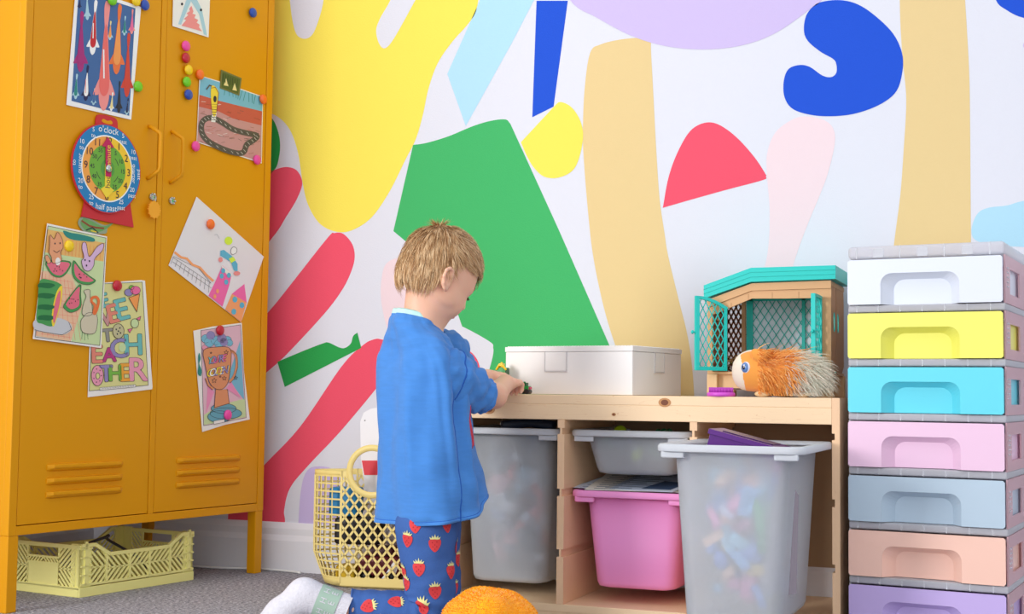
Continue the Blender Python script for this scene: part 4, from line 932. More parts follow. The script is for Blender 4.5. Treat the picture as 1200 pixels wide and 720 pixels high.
def long_side(sy):
    b = MB(); mf = MapF((-hx, sy*hy, 0), (1, 0, 0), (0, 1, 0)); W2 = CWd
    top = lambda u: CH-.004 if (u < .045 or u > W2-.045) else (.100 if .095 < u < W2-.095 else CH-.004-(CH-.104)*((u-.045)/.05 if u < W2/2 else (W2-u-.045)/.05))
    zb = .030
    b.bar(mf(0, zb), mf(W2, zb), .006, .006, mf.n, CRY)
    T = [(.0, CH-.004), (.045, CH-.004), (.095, .100), (W2-.095, .100), (W2-.045, CH-.004), (W2, CH-.004)]
    for i in range(5): b.bar(mf(*T[i]), mf(*T[i+1]), .009, .008, mf.n, CRY)
    for u in (.022, .085, .165, .235, .31, W2-.022): b.bar(mf(u, zb), mf(u, top(u)), .007, .006, mf.n, CRY)
    for i, (a, c2) in enumerate(((.022, .085), (.085, .165), (.165, .235), (.235, .31), (.31, W2-.022))):
        zt = min(top(a+.01), top(c2-.01))
        b.bar(mf(a, (zb+zt)/2), mf(c2, (zb+zt)/2), .004, .003, mf.n, CRY)
        bars2(b, mf, a, c2, zb, (zb+zt)/2, 1 if i < 2 else -1, CRY); bars2(b, mf, a, c2, (zb+zt)/2, zt, -1 if i < 2 else 1, CRY)
    return b.build('side_panel', crate)
for sy in (-1, 1): long_side(sy)
for sx_ in (-1, 1):
    b = MB(); mf = MapF((sx_*hx, -hy, 0), (0, 1, 0), (1, 0, 0)); W2 = CD; zb = .022; zt = CH-.008
    b.bar(mf(0, zt), mf(W2, zt), .010, .008, mf.n, CRY); b.bar(mf(0, zb), mf(W2, zb), .006, .006, mf.n, CRY)
    b.bar(mf(.075, .078), mf(W2-.075, .078), .006, .005, mf.n, CRY)
    b.bar(mf(.075, .095), mf(.075, zt), .006, .005, mf.n, CRY); b.bar(mf(W2-.075, .095), mf(W2-.075, zt), .006, .005, mf.n, CRY)
    b.bar(mf(.075, .094), mf(W2-.075, .094), .005, .006, mf.n, CRY)
    p = [mf(.078, zb), mf(W2-.078, zb), mf(W2-.078, .076), mf(.078, .076)]; b.prism([v-Vector((.0012, 0, 0)) for v in p], (.0024, 0, 0), CRY)
    for a, c2 in ((.018, .075), (W2-.075, W2-.018)):
        for z0, z1, d_ in ((zb, .068, 1), (.068, zt, -1)): bars2(b, mf, a, c2, z0, z1, d_ if a < .05 else -d_, CRY, .014)
        b.bar(mf(a, .068), mf(c2, .068), .004, .003, mf.n, CRY)
        b.bar(mf(a, zb), mf(a, zt), .004, .003, mf.n, CRY)
    bars2(b, mf, .078, W2/2, .079, .093, 1, CRY, .011, .004); bars2(b, mf, W2/2, W2-.078, .079, .093, -1, CRY, .011, .004)
    b.build('end_panel', crate)
b = MB(); b.box(-hx-.002, hx+.002, -hy-.002, hy+.002, .0, .004, CRY)
for a, c2, d_, e_ in ((-hx-.003, hx+.003, -hy-.003, -hy+.004), (-hx-.003, hx+.003, hy-.004, hy+.003), (-hx-.003, -hx+.004, -hy, hy), (hx-.004, hx+.003, -hy, hy)): b.box(a, c2, d_, e_, 0, .024, CRY)
b.build('base', crate, bevel=.001)
for i in (-1, 1):
    for j in (-1, 1):
        b = MB(); x, y = i*hx, j*hy
        b.box(min(x, x-i*.006), max(x, x-i*.006), min(y, y-j*.034), max(y, y-j*.034), .0245, CH, CRY); b.box(min(x, x-i*.036), max(x, x-i*.036), min(y, y-j*.006), max(y, y-j*.006), .0245, CH, CRY)
        for k in range(5): b.box(x-i*.036 if i > 0 else x, x if i > 0 else x+.036, y-j*(-.0) if j > 0 else y-.004, y+.004 if j > 0 else y, .030+k*.022, .034+k*.022, CRY)
        b.box(min(x-i*.012, x-i*.02), max(x-i*.012, x-i*.02), min(y+j*.004, y), max(y+j*.004, y), .03, CH+.006, CRY)
        b.build('corner_post', crate)
# things in the crate (dark cable)
b = MB(); b.tube(smooth_open([c0+ex*u+ey*v+Vector((0, 0, z)) for u, v, z in ((.05, .06, .02), (.10, .14, .09), (.18, .10, .13), (.26, .18, .11), (.33, .12, .05), (.30, .07, .012))], 6), .004, mat('cable_dark', (60, 58, 64), .5), 8)
tag(b.build('cable'), 'dark cable coiled loosely inside the pale yellow crate', 'cable')
# ------------------------------------------------------------------ white building-brick storage box
WP = mat('white_plastic', (244, 241, 238), .35, spec=.4)
a_ = R_(-11); P_ = at_y(741, 460, -.395); bw, bd, bh = .355, .265, .118
wb = empty('brick_box', (P_.x, -.395, .5200), a_); tag(wb, 'white plastic brick box with studded lid standing on the pine frame', 'box')
b = MB()
b.box(-bw, 0, 0, bd, 0, .104, WP); b.build('body', wb, bevel=.002)
WI = mat('white_plastic_inset', (242, 239, 236), .35); WS = mat('plastic_seam', (206, 202, 202), .4)
b = MB(); b.box(-.2385, -.1795, -.0016, .002, .058, .1035, WI); b.box(-.2405, -.2385, -.003, .001, .057, .104, WS); b.box(-.1795, -.1775, -.003, .001, .057, .104, WS); b.box(-.2405, -.1775, -.003, .001, .055, .0575, WS); b.build('latch', wb)
b = MB(); b.box(-.002, .0016, .1165, .1635, .058, .1035, WI); b.box(-.001, .003, .1145, .1165, .057, .104, WS); b.box(-.001, .003, .1635, .1655, .057, .104, WS); b.box(-.001, .003, .1145, .1655, .055, .0575, WS); b.build('latch', wb)
b = MB(); b.box(-bw-.001, .001, -.001, bd+.001, .1045, bh-.0018, WP)
nx, ny = int(bw/.008), int(bd/.008)
for i in range(nx):
    for j in range(ny):
        if 1 < i < nx-2 and 1 < j < ny-2 and (i+j) % 1 == 0 and not (i % 1): pass
        x = -bw+.0055+i*.008; y = .0045+j*.008
        b.add([(x+.0026*cos(k*PI/3), y+.0026*sin(k*PI/3), z) for z in (bh-.0018, bh) for k in range(6)], [(k, (k+1) % 6, 6+(k+1) % 6, 6+k) for k in range(6)]+[(6, 7, 8, 9, 10, 11)], WP)
b.build('lid', wb)
# ------------------------------------------------------------------ toy hutch
YF = -.27; YB = -.06
TQ = mat('turquoise_plastic', (36, 206, 196), .38, spec=.4); TQ2 = TQ
HW = wood('hutch_wood', (220, 172, 122), (206, 154, 104), (2, 12, 14)); HB = wood('hutch_brown', (206, 152, 106), (190, 134, 88), (18, 18, 2)); HL = mat('hutch_lattice_brown', (140, 84, 56), .55); HBASE = mat('hutch_base', (230, 190, 142), .5)
def hp(px, py, y=YF): p = at_y(px, py, y); return (p.x, p.z)
hutch = empty('toy_hutch', (-.60, (YF+YB)/2, .5197)); tag(hutch, 'wooden look toy hutch with turquoise roof and open lattice doors', 'toy hutch')
xR = hp(974, 400)[0]; xL = hp(829, 400)[0]
def ext(b, pts, y0, y1, M): b.prism([(x, y0, z) for x, z in pts], (0, y1-y0, 0), M)
rt = [hp(826, 335), hp(881, 314.5), hp(980, 311.5)]; rb = [hp(980, 327.5), hp(881, 331), hp(826, 350.5)]
b = MB(); ext(b, rt+rb, YF-.012, YB+.012, TQ)
for f in (.33, .66):                                   # board lines of the roof front
    P = [(rt[i][0], rt[i][1]*(1-f)+rb[2-i][1]*f) for i in range(3)]
    for i in range(2): b.bar((P[i][0], YF-.0125, P[i][1]), (P[i+1][0], YF-.0125, P[i+1][1]), .0008, .0008, (0, 1, 0), mat('turquoise_line', (20, 176, 168), .4))
b.build('roof', hutch, world=True, bevel=.0015)
zt = rb[1][1]; zs = rb[2][1]; xm = rb[1][0]; zb = hp(900, 436)[1]; zf = .5197
fl = [hp(829, 352), hp(881, 332.5), hp(974, 329)]
b = MB()                                               # gable beam, planks, right wall, left wall, floor
bm_ = [hp(829, 361), hp(881, 341), hp(974, 338)]
ext(b, fl+bm_[::-1], YF-.004, YF+.010, HW)
pk = [hp(829, 371), hp(843, 366), hp(881, 350), hp(920, 350), hp(974, 349)]
pu = [hp(829, 361), hp(843, 356), hp(881, 341), hp(920, 340), hp(974, 338)]
ext(b, pu+pk[::-1], YF, YF+.008, HW)
LNM = mat('wood_line', (166, 116, 76), .6)
for px, y0, y1 in ((838, 362, 366), (857, 355, 359), (877, 345, 351), (905, 343, 349), (936, 342, 349)):
    x, z0_ = hp(px, y0); _, z1_ = hp(px, y1+1); b.box(x-.0004, x+.0004, YF-.0006, YF, z1_, z0_, LNM)
b.build('gable', hutch, world=True)
b = MB(); xj = hp(963, 400)[0]
b.box(xj, xR-.0003, YF+.0006, YF+.0115, zb, hp(974, 340)[1], HW); b.build('front_post', hutch, world=True)
b = MB(); 
b.box(xL+.0003, xL+.012, YF+.0006, YF+.0115, zb, hp(829, 363)[1], HW); b.build('front_post', hutch, world=True)
# right wall with two oval windows
b = MB(); zc = (zb+fl[2][1])/2+.012; y_ = [YF+.012, YB]; yo = [YF+.055, YF+.100]
def ovalwall(b, x, y0, y1, z0, z1, cy, cz, ry, rz_, M, th=.004):
    n = 24; E = [(cy+ry*cos(2*PI*k/n), cz+rz_*sin(2*PI*k/n)) for k in range(n)]
    O = []
    for k in range(n):
        a = 2*PI*k/n; dx, dz = cos(a), sin(a); t = min(((y1-cy) if dx > 0 else (y0-cy))/dx if abs(dx) > 1e-6 else 9, ((z1-cz) if dz > 0 else (z0-cz))/dz if abs(dz) > 1e-6 else 9)
        O.append((cy+dx*t, cz+dz*t))
    for xx in (x, x+th): b.add([(xx, p[0], p[1]) for p in E+O], [(k, (k+1) % n, n+(k+1) % n, n+k) for k in range(n)], M)
    b.add([(xx, p[0], p[1]) for xx in (x, x+th) for p in E], [(k, (k+1) % n, n+(k+1) % n, n+k) for k in range(n)], M)
w_ = (YF+.012, YF+.078, YB)
z1w = fl[2][1]
ovalwall(b, xR-.004, w_[0], w_[1], zb, z1w, yo[0]-.008, zc, .009, .022, HB); ovalwall(b, xR-.004, w_[1], w_[2], zb, z1w, yo[1]+.008, zc, .009, .022, HB)
b.box(xR, xR+.001, w_[0], YB, z1w-.012, z1w-.002, HW); b.box(xR, xR+.0006, w_[1]-.0004, w_[1]+.0004, zb, z1w-.012, LNM)
b.build('side_wall', hutch, world=True)
for i, cy in enumerate((yo[0]-.008, yo[1]+.008)):
    b = MB()
    b.tube([(xR, cy+.0096*cos(a), zc+.0225*sin(a)) for a in [2*PI*k/20 for k in range(20)]], .0012, TQ, 6, closed=True)
    b.build('window_ring', hutch, world=True)
# left wall : brown lattice
b = MB(); zlt = fl[0][1]-.006
for y in (YF+.012, (YF+YB)/2, YB-.006): b.box(xL, xL+.004, y-.005, y+.005, zb, zlt, HB)
for z in (zb+.005, zlt-.004): b.box(xL, xL+.004, YF+.01, YB, z-.005, z+.004, HB)
def lattice(b, o, u, v, W, Hh, M, pit=.016, w=.0022, ratio=1.7, topf=None, n=None):
    """diamond lattice in a W x Hh panel; topf(u) trims the height"""
    o, u, v = Vector(o), Vector(u), Vector(v); n = u.cross(v)
    topf = topf or (lambda x: Hh)
    for sg in (1, -1):
        k = -Hh/ratio-pit
        while k < W+Hh/ratio+pit:
            run = []
            st = 40
            for i in range(st+1):
                vv = Hh*i/st; uu = k+sg*vv/ratio
                ok = 0 <= uu <= W and vv <= topf(uu)
                if ok: run.append((uu, vv))
                if (not ok or i == st) and run:
                    if len(run) > 1: b.bar(o+u*run[0][0]+v*run[0][1], o+u*run[-1][0]+v*run[-1][1], w, .0016, n, M)
                    run = []
            k += pit
lattice(b, (xL+.002, YF+.01, zb), (0, 1, 0), (0, 0, 1), YB-YF-.01, zlt-zb, HL, .0125, .0050, 1.9)
b.build('lattice_wall', hutch, world=True)
# interior : the inner brown lattice partition seen behind the left door, back wall
b = MB(); xi = hp(853, 400)[0]
x0, x1 = hp(849, 400, YB-.012)[0], hp(874, 400, YB-.012)[0]
b.box(x0, x0+.008, YB-.016, YB-.008, zb, zlt+.016, HB); b.box(x1-.010, x1, YB-.016, YB-.006, zb, zlt+.024, HB)
lattice(b, (x0, YB-.012, zb), (1, 0, 0), (0, 0, 1), x1-x0, zlt+.016-zb, HL, .0125, .0045, 1.9)
b.build('lattice_partition', hutch, world=True)
b = MB(); bx0 = x1+.002; bx1 = xR-.006; ztp = fl[1][1]-.020
yb = YB-.010
for a0, a1, c0_, c1_ in ((bx0, bx0+.016, zb, ztp), (bx1-.008, bx1, zb, ztp), (bx0, bx1, ztp-.008, ztp), (bx0, bx1, zb, zb+.010), ((bx0+bx1)/2+.022, (bx0+bx1)/2+.030, zb, ztp)): b.box(a0, a1, yb-.004, yb+.002, c0_, c1_, TQ)
lattice(b, (bx0+.014, yb, zb+.006), (1, 0, 0), (0, 0, 1), bx1-bx0-.02, ztp-zb-.01, TQ, .020, .0018, 1.5)
b.build('back_lattice', hutch, world=True)
b = MB(); b.box(bx0+.01, bx1-.004, yb+.004, yb+.007, zb+.006, ztp-.004, mat('window_film', (236, 243, 255), .4)); b.build('window_film', hutch, world=True)
# floor, plinth and feet
b = MB(); b.box(xL, xR, YF, YB, zb-.006, zb, HW); b.build('floor_panel', hutch, world=True)
b = MB(); b.box(hp(829, 450)[0], hp(962, 450)[0], YF+.012, YF+.020, zf+.0165, zb-.006, HBASE)
b.box(hp(842, 452)[0], hp(900, 452)[0], YF+.0115, YF+.0125, zf+.017, zf+.020, mat('slot_dark', (60, 40, 30), .7))
b.build('plinth', hutch, world=True)
for x0_, x1_ in ((hp(829, 450)[0], hp(841, 450)[0]), (hp(957, 450)[0], hp(976, 450)[0])):
    for y0_, y1_ in ((YF-.006, YF+.020), (YB-.02, YB+.004)):
        MB().box(x0_, x1_, y0_, y1_, zf, zb-.0062, HBASE).build('foot', hutch, world=True, bevel=.002)
# doors
def hdoor(hinge, outer, zt_h, zt_o, z0_, knob_side):
    h = Vector(hinge+(0,)); o = Vector(outer+(0,)); u = (o-h).normalized(); W = (o-h).length; n = Vector((u.y, -u.x, 0))
    b = MB(); z_ = lambda p, z: p+Vector((0, 0, z))
    top = lambda x: zt_h+(zt_o-zt_h)*(1-(1-x/W)**2)-z0_
    fw = .006
    b.bar(z_(h+u*fw/2, z0_), z_(h+u*fw/2, zt_h), fw, .007, n, TQ); b.bar(z_(o-u*.004, z0_), z_(o-u*.004, zt_o), .009, .010, n, TQ); b.bar(z_(h, z0_+.004), z_(o, z0_+.004), .009, .008, n, TQ)
    for i in range(5):
        xa, xb = W*i/5, W*(i+1)/5; b.bar(z_(h+u*xa, z0_+top(xa)-.003), z_(h+u*xb, z0_+top(xb)-.003), .007, .008, n, TQ)
    lattice(b, z_(h, z0_), u, (0, 0, 1), W, max(zt_h, zt_o)-z0_, TQ, .0155, .0021, 1.9, topf=lambda x: top(min(max(x, 0), W)))
    d = b.build('door', hutch, world=True); 
    k = MB(); kp = z_(o, (z0_+zt_o)/2-.0)
    ou = u*.012
    kp = z_(o, (z0_+zt_o)/2+.002)
    k.tube([kp-u*.001, kp+u*.006], .0025, TQ, 8); k.ell(kp+u*.008, (.0035, .005, .005), TQ, nu=10, nv=8); k.build('knob', d, world=True)
hx_, hz_ = hp(852, 361); oy = YF-.055; ox = at_y(815, 400, oy).x
hdoor((hx_, YF-.004), (ox, oy), hz_, at_y(815, 347, oy).z, at_y(815, 434, oy).z, 1)
hx2 = hp(962, 345)[0]; oy = YF-.085; ox = at_y(953, 400, oy).x
hdoor((hx2, YF-.004), (ox, oy), hp(962, 347)[1]-.002, at_y(953, 344, oy).z, at_y(953, 435, oy).z, 1)
# hay
b = MB(); r = random.Random(3); HAY = [mat('hay_a', (196, 150, 70), .7), mat('hay_b', (120, 78, 44), .7), mat('hay_c', (90, 150, 60), .7)]
for k in range(160):
    p = Vector((r.uniform(xi-.012, xi+.045), r.uniform(YF+.02, YB-.03), zb+.002+r.random()*.034)); d = Vector((r.uniform(-1, 1), r.uniform(-1, 1), r.uniform(-.3, .6)))*.014
    b.tube([p-d, p+Vector((0, 0, .003)), p+d], .0009, HAY[0 if k % 3 == 0 else 1] if k % 13 else HAY[2], 4)
tag(b.build('toy_hay'), 'little heap of brown toy hay inside the hutch behind the left door', 'hay', None, 'stuff')
b = MB(); b.tube([at_y(905, 345, YF+.04)+Vector((x, 0, z)) for x, z in ((-.018, .004), (-.016, -.004), (.016, -.002), (.018, .006))], .003, TQ, 8); b.build('roof_hook', hutch, world=True)

# ------------------------------------------------------------------ plush guinea pig
PO = [mat('plush_orange_%d' % i, c, .85, spec=.1, sheen=.3) for i, c in enumerate(((242, 160, 74), (250, 184, 104), (226, 132, 50)))]; PW = [mat('plush_cream', (238, 226, 208), .85, spec=.1), mat('plush_pale', (214, 214, 196), .85, spec=.1), mat('plush_buff', (226, 196, 150), .85, spec=.1)]
gy = -.375
gc = at_y(914, 434, gy); gz = .5197
guinea = empty('plush_guinea_pig', (gc.x, gy, gz)); tag(guinea, 'fluffy orange and cream plush guinea pig with blue eyes before the hutch', 'soft toy')
g = SDF((gc.x-.16, gy-.085, gz-.01), (gc.x+.16, gy+.085, gz+.16), .0022)
ch = at_y(885, 431, gy)
g.ell((gc.x+.015, gy, gz+.050), (.082, .046, .050), k=.02); g.ell((ch.x-.006, gy, gz+.062), (.040, .038, .046), k=.03)
g.ell((ch.x-.026, gy, gz+.056), (.024, .024, .036), k=.02)
for sx_, sy_ in ((-.035, -.022), (.055, -.022), (-.035, .022), (.055, .022)): g.ell((gc.x+sx_, gy+sy_-.004, gz+.007), (.018, .008, .007), k=.006)
for s_ in (-1, 1): g.ell((ch.x+.012, gy+s_*.036, gz+.095), (.017, .007, .013), frame((1, 0, -.7)), k=.004)
b = MB(); V, Q = g.mesh(); 
fo, fc = [], []
Vx = V[Q].mean(1)
cut = ch.x-.016
isw = (Vx[:, 0] < ch.x-.030+.010*np.cos((Vx[:, 2]-gz-.055)*40)+.35*np.maximum(0, gz+.045-Vx[:, 2]))|((Vx[:, 0] < ch.x+.006)&(Vx[:, 2] > gz+.080)&(abs(Vx[:, 1]-gy) < .016))
pad = (Vx[:, 2] < gz+.012)
b.add(V.tolist(), Q[~isw & ~pad].tolist(), PO[0], True); b.add(V.tolist(), Q[isw & ~pad].tolist(), PW[0], True); b.add(V.tolist(), Q[pad].tolist(), PW[2], True)
b.build('body', guinea, world=True)
def tri_strand(vs, fs, p, dirs, w, side):
    """tapered 2-sided blade through the points p"""
    n = len(p); k = len(vs)
    for i, q in enumerate(p):
        ww = w*(1-.85*i/(n-1)); vs.append(q-side*ww); vs.append(q+side*ww)
    for i in range(n-1): fs.append((k+2*i, k+2*i+1, k+2*i+3, k+2*i+2))
r = random.Random(11); bt_ = BVHTree.FromPolygons([tuple(v) for v in V.tolist()], Q.tolist())
fur = {}
cand = r.sample(range(len(Q)), min(len(Q), 7000))
for fi in cand:
    c = Vector(Vx[fi]); 
    if c.x < ch.x+.012 or c.z < gz+.008: continue
    v0, v1, v2 = [Vector(V[i]) for i in Q[fi][:3]]; nn = (v1-v0).cross(v2-v0).normalized(); out = (c-Vector((gc.x, gy, gz+.05))).normalized()
    if nn.dot(out) < 0: nn = -nn
    fx = (c.x-gc.x)/.1
    long_ = r.random() < .16
    L = (.030 if long_ else .014)+.012*max(0, fx+.2)+r.uniform(0, .010); L *= 1.0 if c.z > gz+.03 else .7
    d = (nn*.55+Vector((.75, 0, -.25+.3*(c.z-gz > .07)))+Vector((r.uniform(-.3, .3), r.uniform(-.25, .25), r.uniform(-.3, .3)))).normalized()
    P = [c]; q = c.copy(); dd = d.copy()
    for i in range(4):
        dd = (dd+Vector((0, 0, -.22))+Vector((r.uniform(-.15, .15), r.uniform(-.15, .15), r.uniform(-.15, .15)))).normalized(); q = q+dd*L/4; q.z = max(q.z, gz+.003); P.append(q.copy())
    pale = fx > .35+r.uniform(-.22, .22); M = r.choice(PW[:2]) if pale else r.choice(PO)
    vs, fs = fur.setdefault(M.name, ([], [])); side = d.cross(Vector((r.uniform(-.5, .5), -1, r.uniform(-.5, .5)))).normalized()
    tri_strand(vs, fs, P, None, r.uniform(.0007, .0013), side)
b = MB()
for nme, (vs, fs) in fur.items(): b.add(vs, fs, MATS[nme], True)
b.build('fur', guinea, world=True)
ex_ = at_y(874, 431, gy-.034)
EYW = mat('toy_eye_white', (240, 240, 250), .15); EYB = mat('toy_eye_blue', (90, 130, 190), .12, coat=.6); EYD = mat('toy_eye_dark', (16, 20, 40), .1, coat=.6)
for s_ in (-1, 1):
    b = MB(); ec = Vector((ex_.x, gy+s_*.0345, ex_.z)); nf = Vector((-.42, s_*.9, .05)).normalized(); f_, l_, u_ = frame(nf)
    fr = (l_, u_, f_)
    b.ell(ec, (.0120, .0135, .007), EYW, fr=fr, nu=20, nv=12); b.ell(ec+nf*.0022, (.0104, .0120, .0062), EYB, fr=fr, nu=20, nv=12); b.ell(ec+nf*.0046, (.0056, .0072, .0048), EYD, fr=fr, nu=16, nv=10); b.ell(ec+nf*.0092+u_*.004+l_*.002, (.0022, .0026, .0012), EYW, fr=fr, nu=8, nv=6)
    b.build('eye', guinea, world=True)
b = MB(); b.ell((ch.x-.050, gy, gz+.052), (.004, .006, .004), mat('plush_nose', (226, 150, 140), .5)); b.build('nose', guinea, world=True)
# purple brush lying on the frame
BR = mat('brush_purple', (214, 84, 208), .35)
p = at_y(845, 460, -.395); br = empty('toy_brush', (p.x, -.395, .5197)); tag(br, 'small round purple toy brush lying bristles up before the hutch', 'brush')
b = MB(); b.lathe([(.0, 0), (.030, 0), (.0325, .003), (.0325, .007), (.030, .0095), (.0, .0095)], (0, 0, 0), BR, 36); b.build('pad', br)
b = MB(); BRD = mat('brush_bristle', (196, 70, 196), .4)
for j in range(7):
    for i in range(9):
        x, y = -.026+i*.0065, -.021+j*.007
        if x*x+y*y < .0275**2: b.tube([(x, y, .009), (x, y, .021)], [.0013, .0009], BRD, 6)
b.build('bristles', br)
# ------------------------------------------------------------------ little brick-built toys by the child's hands
TG = mat('brick_green', (20, 150, 62), .3, coat=.2); TY = mat('brick_yellow', (250, 205, 20), .3, coat=.2); TGD = mat('brick_darkgreen', (16, 84, 40), .35); TK = mat('brick_black', (30, 30, 34), .35); TRR = mat('brick_pink', (220, 70, 110), .35)
o = at_y(590, 431, -.36); b = MB(); ox, oz = o.x, o.z
b.box(ox-.016, ox+.012, -.372, -.350, .5197, oz-.002, TGD); b.box(ox-.014, ox+.010, -.374, -.348, oz-.014, oz, TG); b.tube([(ox-.013, -.375, oz-.006), (ox-.006, -.375, oz+.006), (ox+.004, -.375, oz+.004), (ox+.012, -.372, oz-.006)], .0028, TY, 8); b.box(ox-.009, ox+.001, -.370, -.354, oz, oz+.010, TY); b.lathe([(.003, 0), (.003, .003), (0, .003)], (ox-.004, -.362, oz+.010), TY, 10); b.box(ox-.006, ox+.006, -.3755, -.374, oz-.012, oz-.004, TG)
tag(b.build('brick_toy', bevel=.0006), 'green and yellow brick toy standing beyond the child\'s hands', 'toy')
o = at_y(617, 450, -.385); b = MB(); ox = o.x; z0 = .5197
b.box(ox-.016, ox+.008, -.395, -.375, z0+.006, z0+.020, TG); b.box(ox-.012, ox+.002, -.393, -.377, z0+.020, z0+.028, TGD); b.box(ox+.004, ox+.012, -.391, -.379, z0+.012, z0+.018, TRR)
for dx in (-.010, .004):
    b.lathe([(0, -.012), (.0065, -.012), (.0065, .012), (0, .012)], (ox+dx, -.385, z0+.0066), TK, 14, fr=(Vector((1, 0, 0)), Vector((0, 0, 1)), Vector((0, 1, 0))))
b.lathe([(.003, 0), (.003, .0025), (0, .0025)], (ox-.005, -.385, z0+.028), TG, 10)
tag(b.build('brick_vehicle', bevel=.0006), 'small green brick vehicle with black wheels against the white box', 'toy')

# ------------------------------------------------------------------ yellow lattice basket
BY = mat('basket_yellow', (240, 218, 138), .42, spec=.4)
fa = R_(9); B0 = at_z(398, 689, 0); fx = Vector((cos(fa), sin(fa), 0)); fy = Vector((-sin(fa), cos(fa), 0))
FWid, BD_ = .235, .13; BH = on_plane(405, 552.5, B0, fy).z
bk = empty('basket', B0+fx*FWid/2+fy*BD_/2, fa); tag(bk, 'yellow lattice plastic basket with round handles standing by the skirting', 'basket')
hw, hd = FWid/2, BD_/2; gl = .098
bot = .026
ccx = on_plane(436, 553, B0, fy); hcx = (ccx-B0).dot(fx)-hw; hcz = ccx.z; hR = .071
for sy, nm in ((-1, 'front_panel'), (1, 'back_panel')):
    b = MB(); y = sy*hd
    def inside(x, z): return -hw <= x <= hw and bot <= z <= BH-.012 and (x-hcx)**2+(z-hcz)**2 > (hR-.006)**2
    pit = .0265; ratio = 1.28
    for sg in (1, -1):
        k = -hw-BH/ratio
        while k < hw+BH/ratio:
            run = []; st = 120
            for i in range(st+1):
                z = bot+(BH-bot)*i/st; x = k+sg*z/ratio; ok = inside(x, z)
                if ok: run.append((x, z))
                if (not ok or i == st) and run:
                    if len(run) > 1: b.bar((run[0][0], y, run[0][1]), (run[-1][0], y, run[-1][1]), .0056, .003, (0, 1, 0), BY)
                    run = []
            k += pit
    b.box(-hw, hcx-hR+.012, y-.002, y+.002, BH-.014, BH, BY); b.box(hcx+hR-.012, hw, y-.002, y+.002, BH-.014, BH, BY)
    for s_ in (-1, 1): b.box(s_*hw-.003, s_*hw+.003, y-.002, y+.002, 0.012, BH, BY)
    b.box(-hw, hw, y-.002, y+.002, .006, bot+.002, BY)
    b.build(nm, bk)
    b = MB(); n = 48; prof = [(-.0075, -.003), (.0075, -.003), (.0085, 0), (.0075, .003), (-.0075, .003), (-.0085, 0)]
    vs = []; 
    for k in range(n):
        a = 2*PI*k/n
        for dr, dy in prof: vs.append((hcx+(hR-.008+dr)*cos(a), y+dy, hcz+(hR-.008+dr)*sin(a)))
    m6 = 6; b.add(vs, [(k*m6+j, k*m6+(j+1) % m6, ((k+1) % n)*m6+(j+1) % m6, ((k+1) % n)*m6+j) for k in range(n) for j in range(m6)], BY, True)
    b.build('handle', bk)
for sx_ in (-1, 1):
    b = MB(); gl_ = gl if sx_ < 0 else .05
    def gp(t, z):                                  # t 0..1 round the gusset fold, bulging outwards, narrower near the base
        a = PI*t; w = gl_*(.62+.38*min(1, z/.09))
        return Vector((sx_*(hw+w*sin(a)**.8*1.0), -hd+2*hd*t, z))
    nc = 15
    zs_ = [bot+(BH-.014-bot)*i/13 for i in range(14)]
    for z in zs_: 
        for k in range(14): b.bar(gp(k/14, z), gp((k+1)/14, z), .0042, .003, (gp(k/14, z)-Vector((0, 0, z))).normalized(), BY)
    for k in range(1, 14):
        for j in range(13): b.bar(gp(k/14, zs_[j]), gp(k/14, zs_[j+1]), .0045, .003, (gp(k/14, .2)-Vector((0, 0, .2))).normalized(), BY)
    for z0, z1 in ((BH-.014, BH), (.006, bot+.002)):
        n = 20; vs = []
        for k in range(n+1):
            p0, p1 = gp(k/n, z0), gp(k/n, z1); o_ = Vector((sx_*.0015, 0, 0)); vs += [p0-o_, p0+o_, p1+o_, p1-o_]
        b.add(vs, [(k*4+j, k*4+(j+1) % 4, k*4+4+(j+1) % 4, k*4+4+j) for k in range(n) for j in range(4)], BY, True)
    b.build('side_gusset', bk)
def bring(z, s_):
    P = []
    for sx_ in (1, -1):
        for k in range(13):
            t = k/12 if sx_ > 0 else 1-k/12; gl_ = gl if sx_ < 0 else .05; w = gl_*(.62+.38*min(1, z/.09))
            P.append((sx_*(hw+w*sin(PI*t)**.8)*s_, (-hd+2*hd*t)*s_, z))
    return P
rs = [bring(0.0, .86), bring(.003, .95), bring(.010, 1.0), bring(.016, 1.005)]; n = 26
b = MB(); b.add([p for r_ in rs for p in r_], [tuple(range(n))[::-1]]+[(i*n+k, i*n+(k+1) % n, (i+1)*n+(k+1) % n, (i+1)*n+k) for i in range(3) for k in range(n)], BY, True); b.build('base', bk)
BKM = Matrix.Translation(bk.location) @ Matrix.Rotation(fa, 4, 'Z')
def bkp(x, y, z): return BKM @ Vector((x, y, z))
def inb(name, label, cat, fn):
    b = MB(); fn(b); b.v = [tuple(BKM @ Vector(v)) for v in b.v]; tag(b.build(name), label, cat)
def cm(n, c, r=.5): return mat('b_'+n, c, r)
inb('toy_block', 'bright blue toy block at the top left inside the yellow basket', 'toy', lambda b: b.rbox(-.165, -.085, -.035, .03, .185, .262, cm('blue', (20, 130, 190)), .008))
inb('toy_case', 'black toy case filling the left middle of the yellow basket', 'toy', lambda b: b.rbox(-.145, -.02, -.045, .035, .111, .183, cm('black', (30, 26, 32)), .01))
inb('toy_block', 'yellow toy block at the bottom left inside the yellow basket', 'toy', lambda b: (b.rbox(-.14, -.085, -.04, .02, .02, .055, cm('yellow', (240, 200, 40)), .006)))
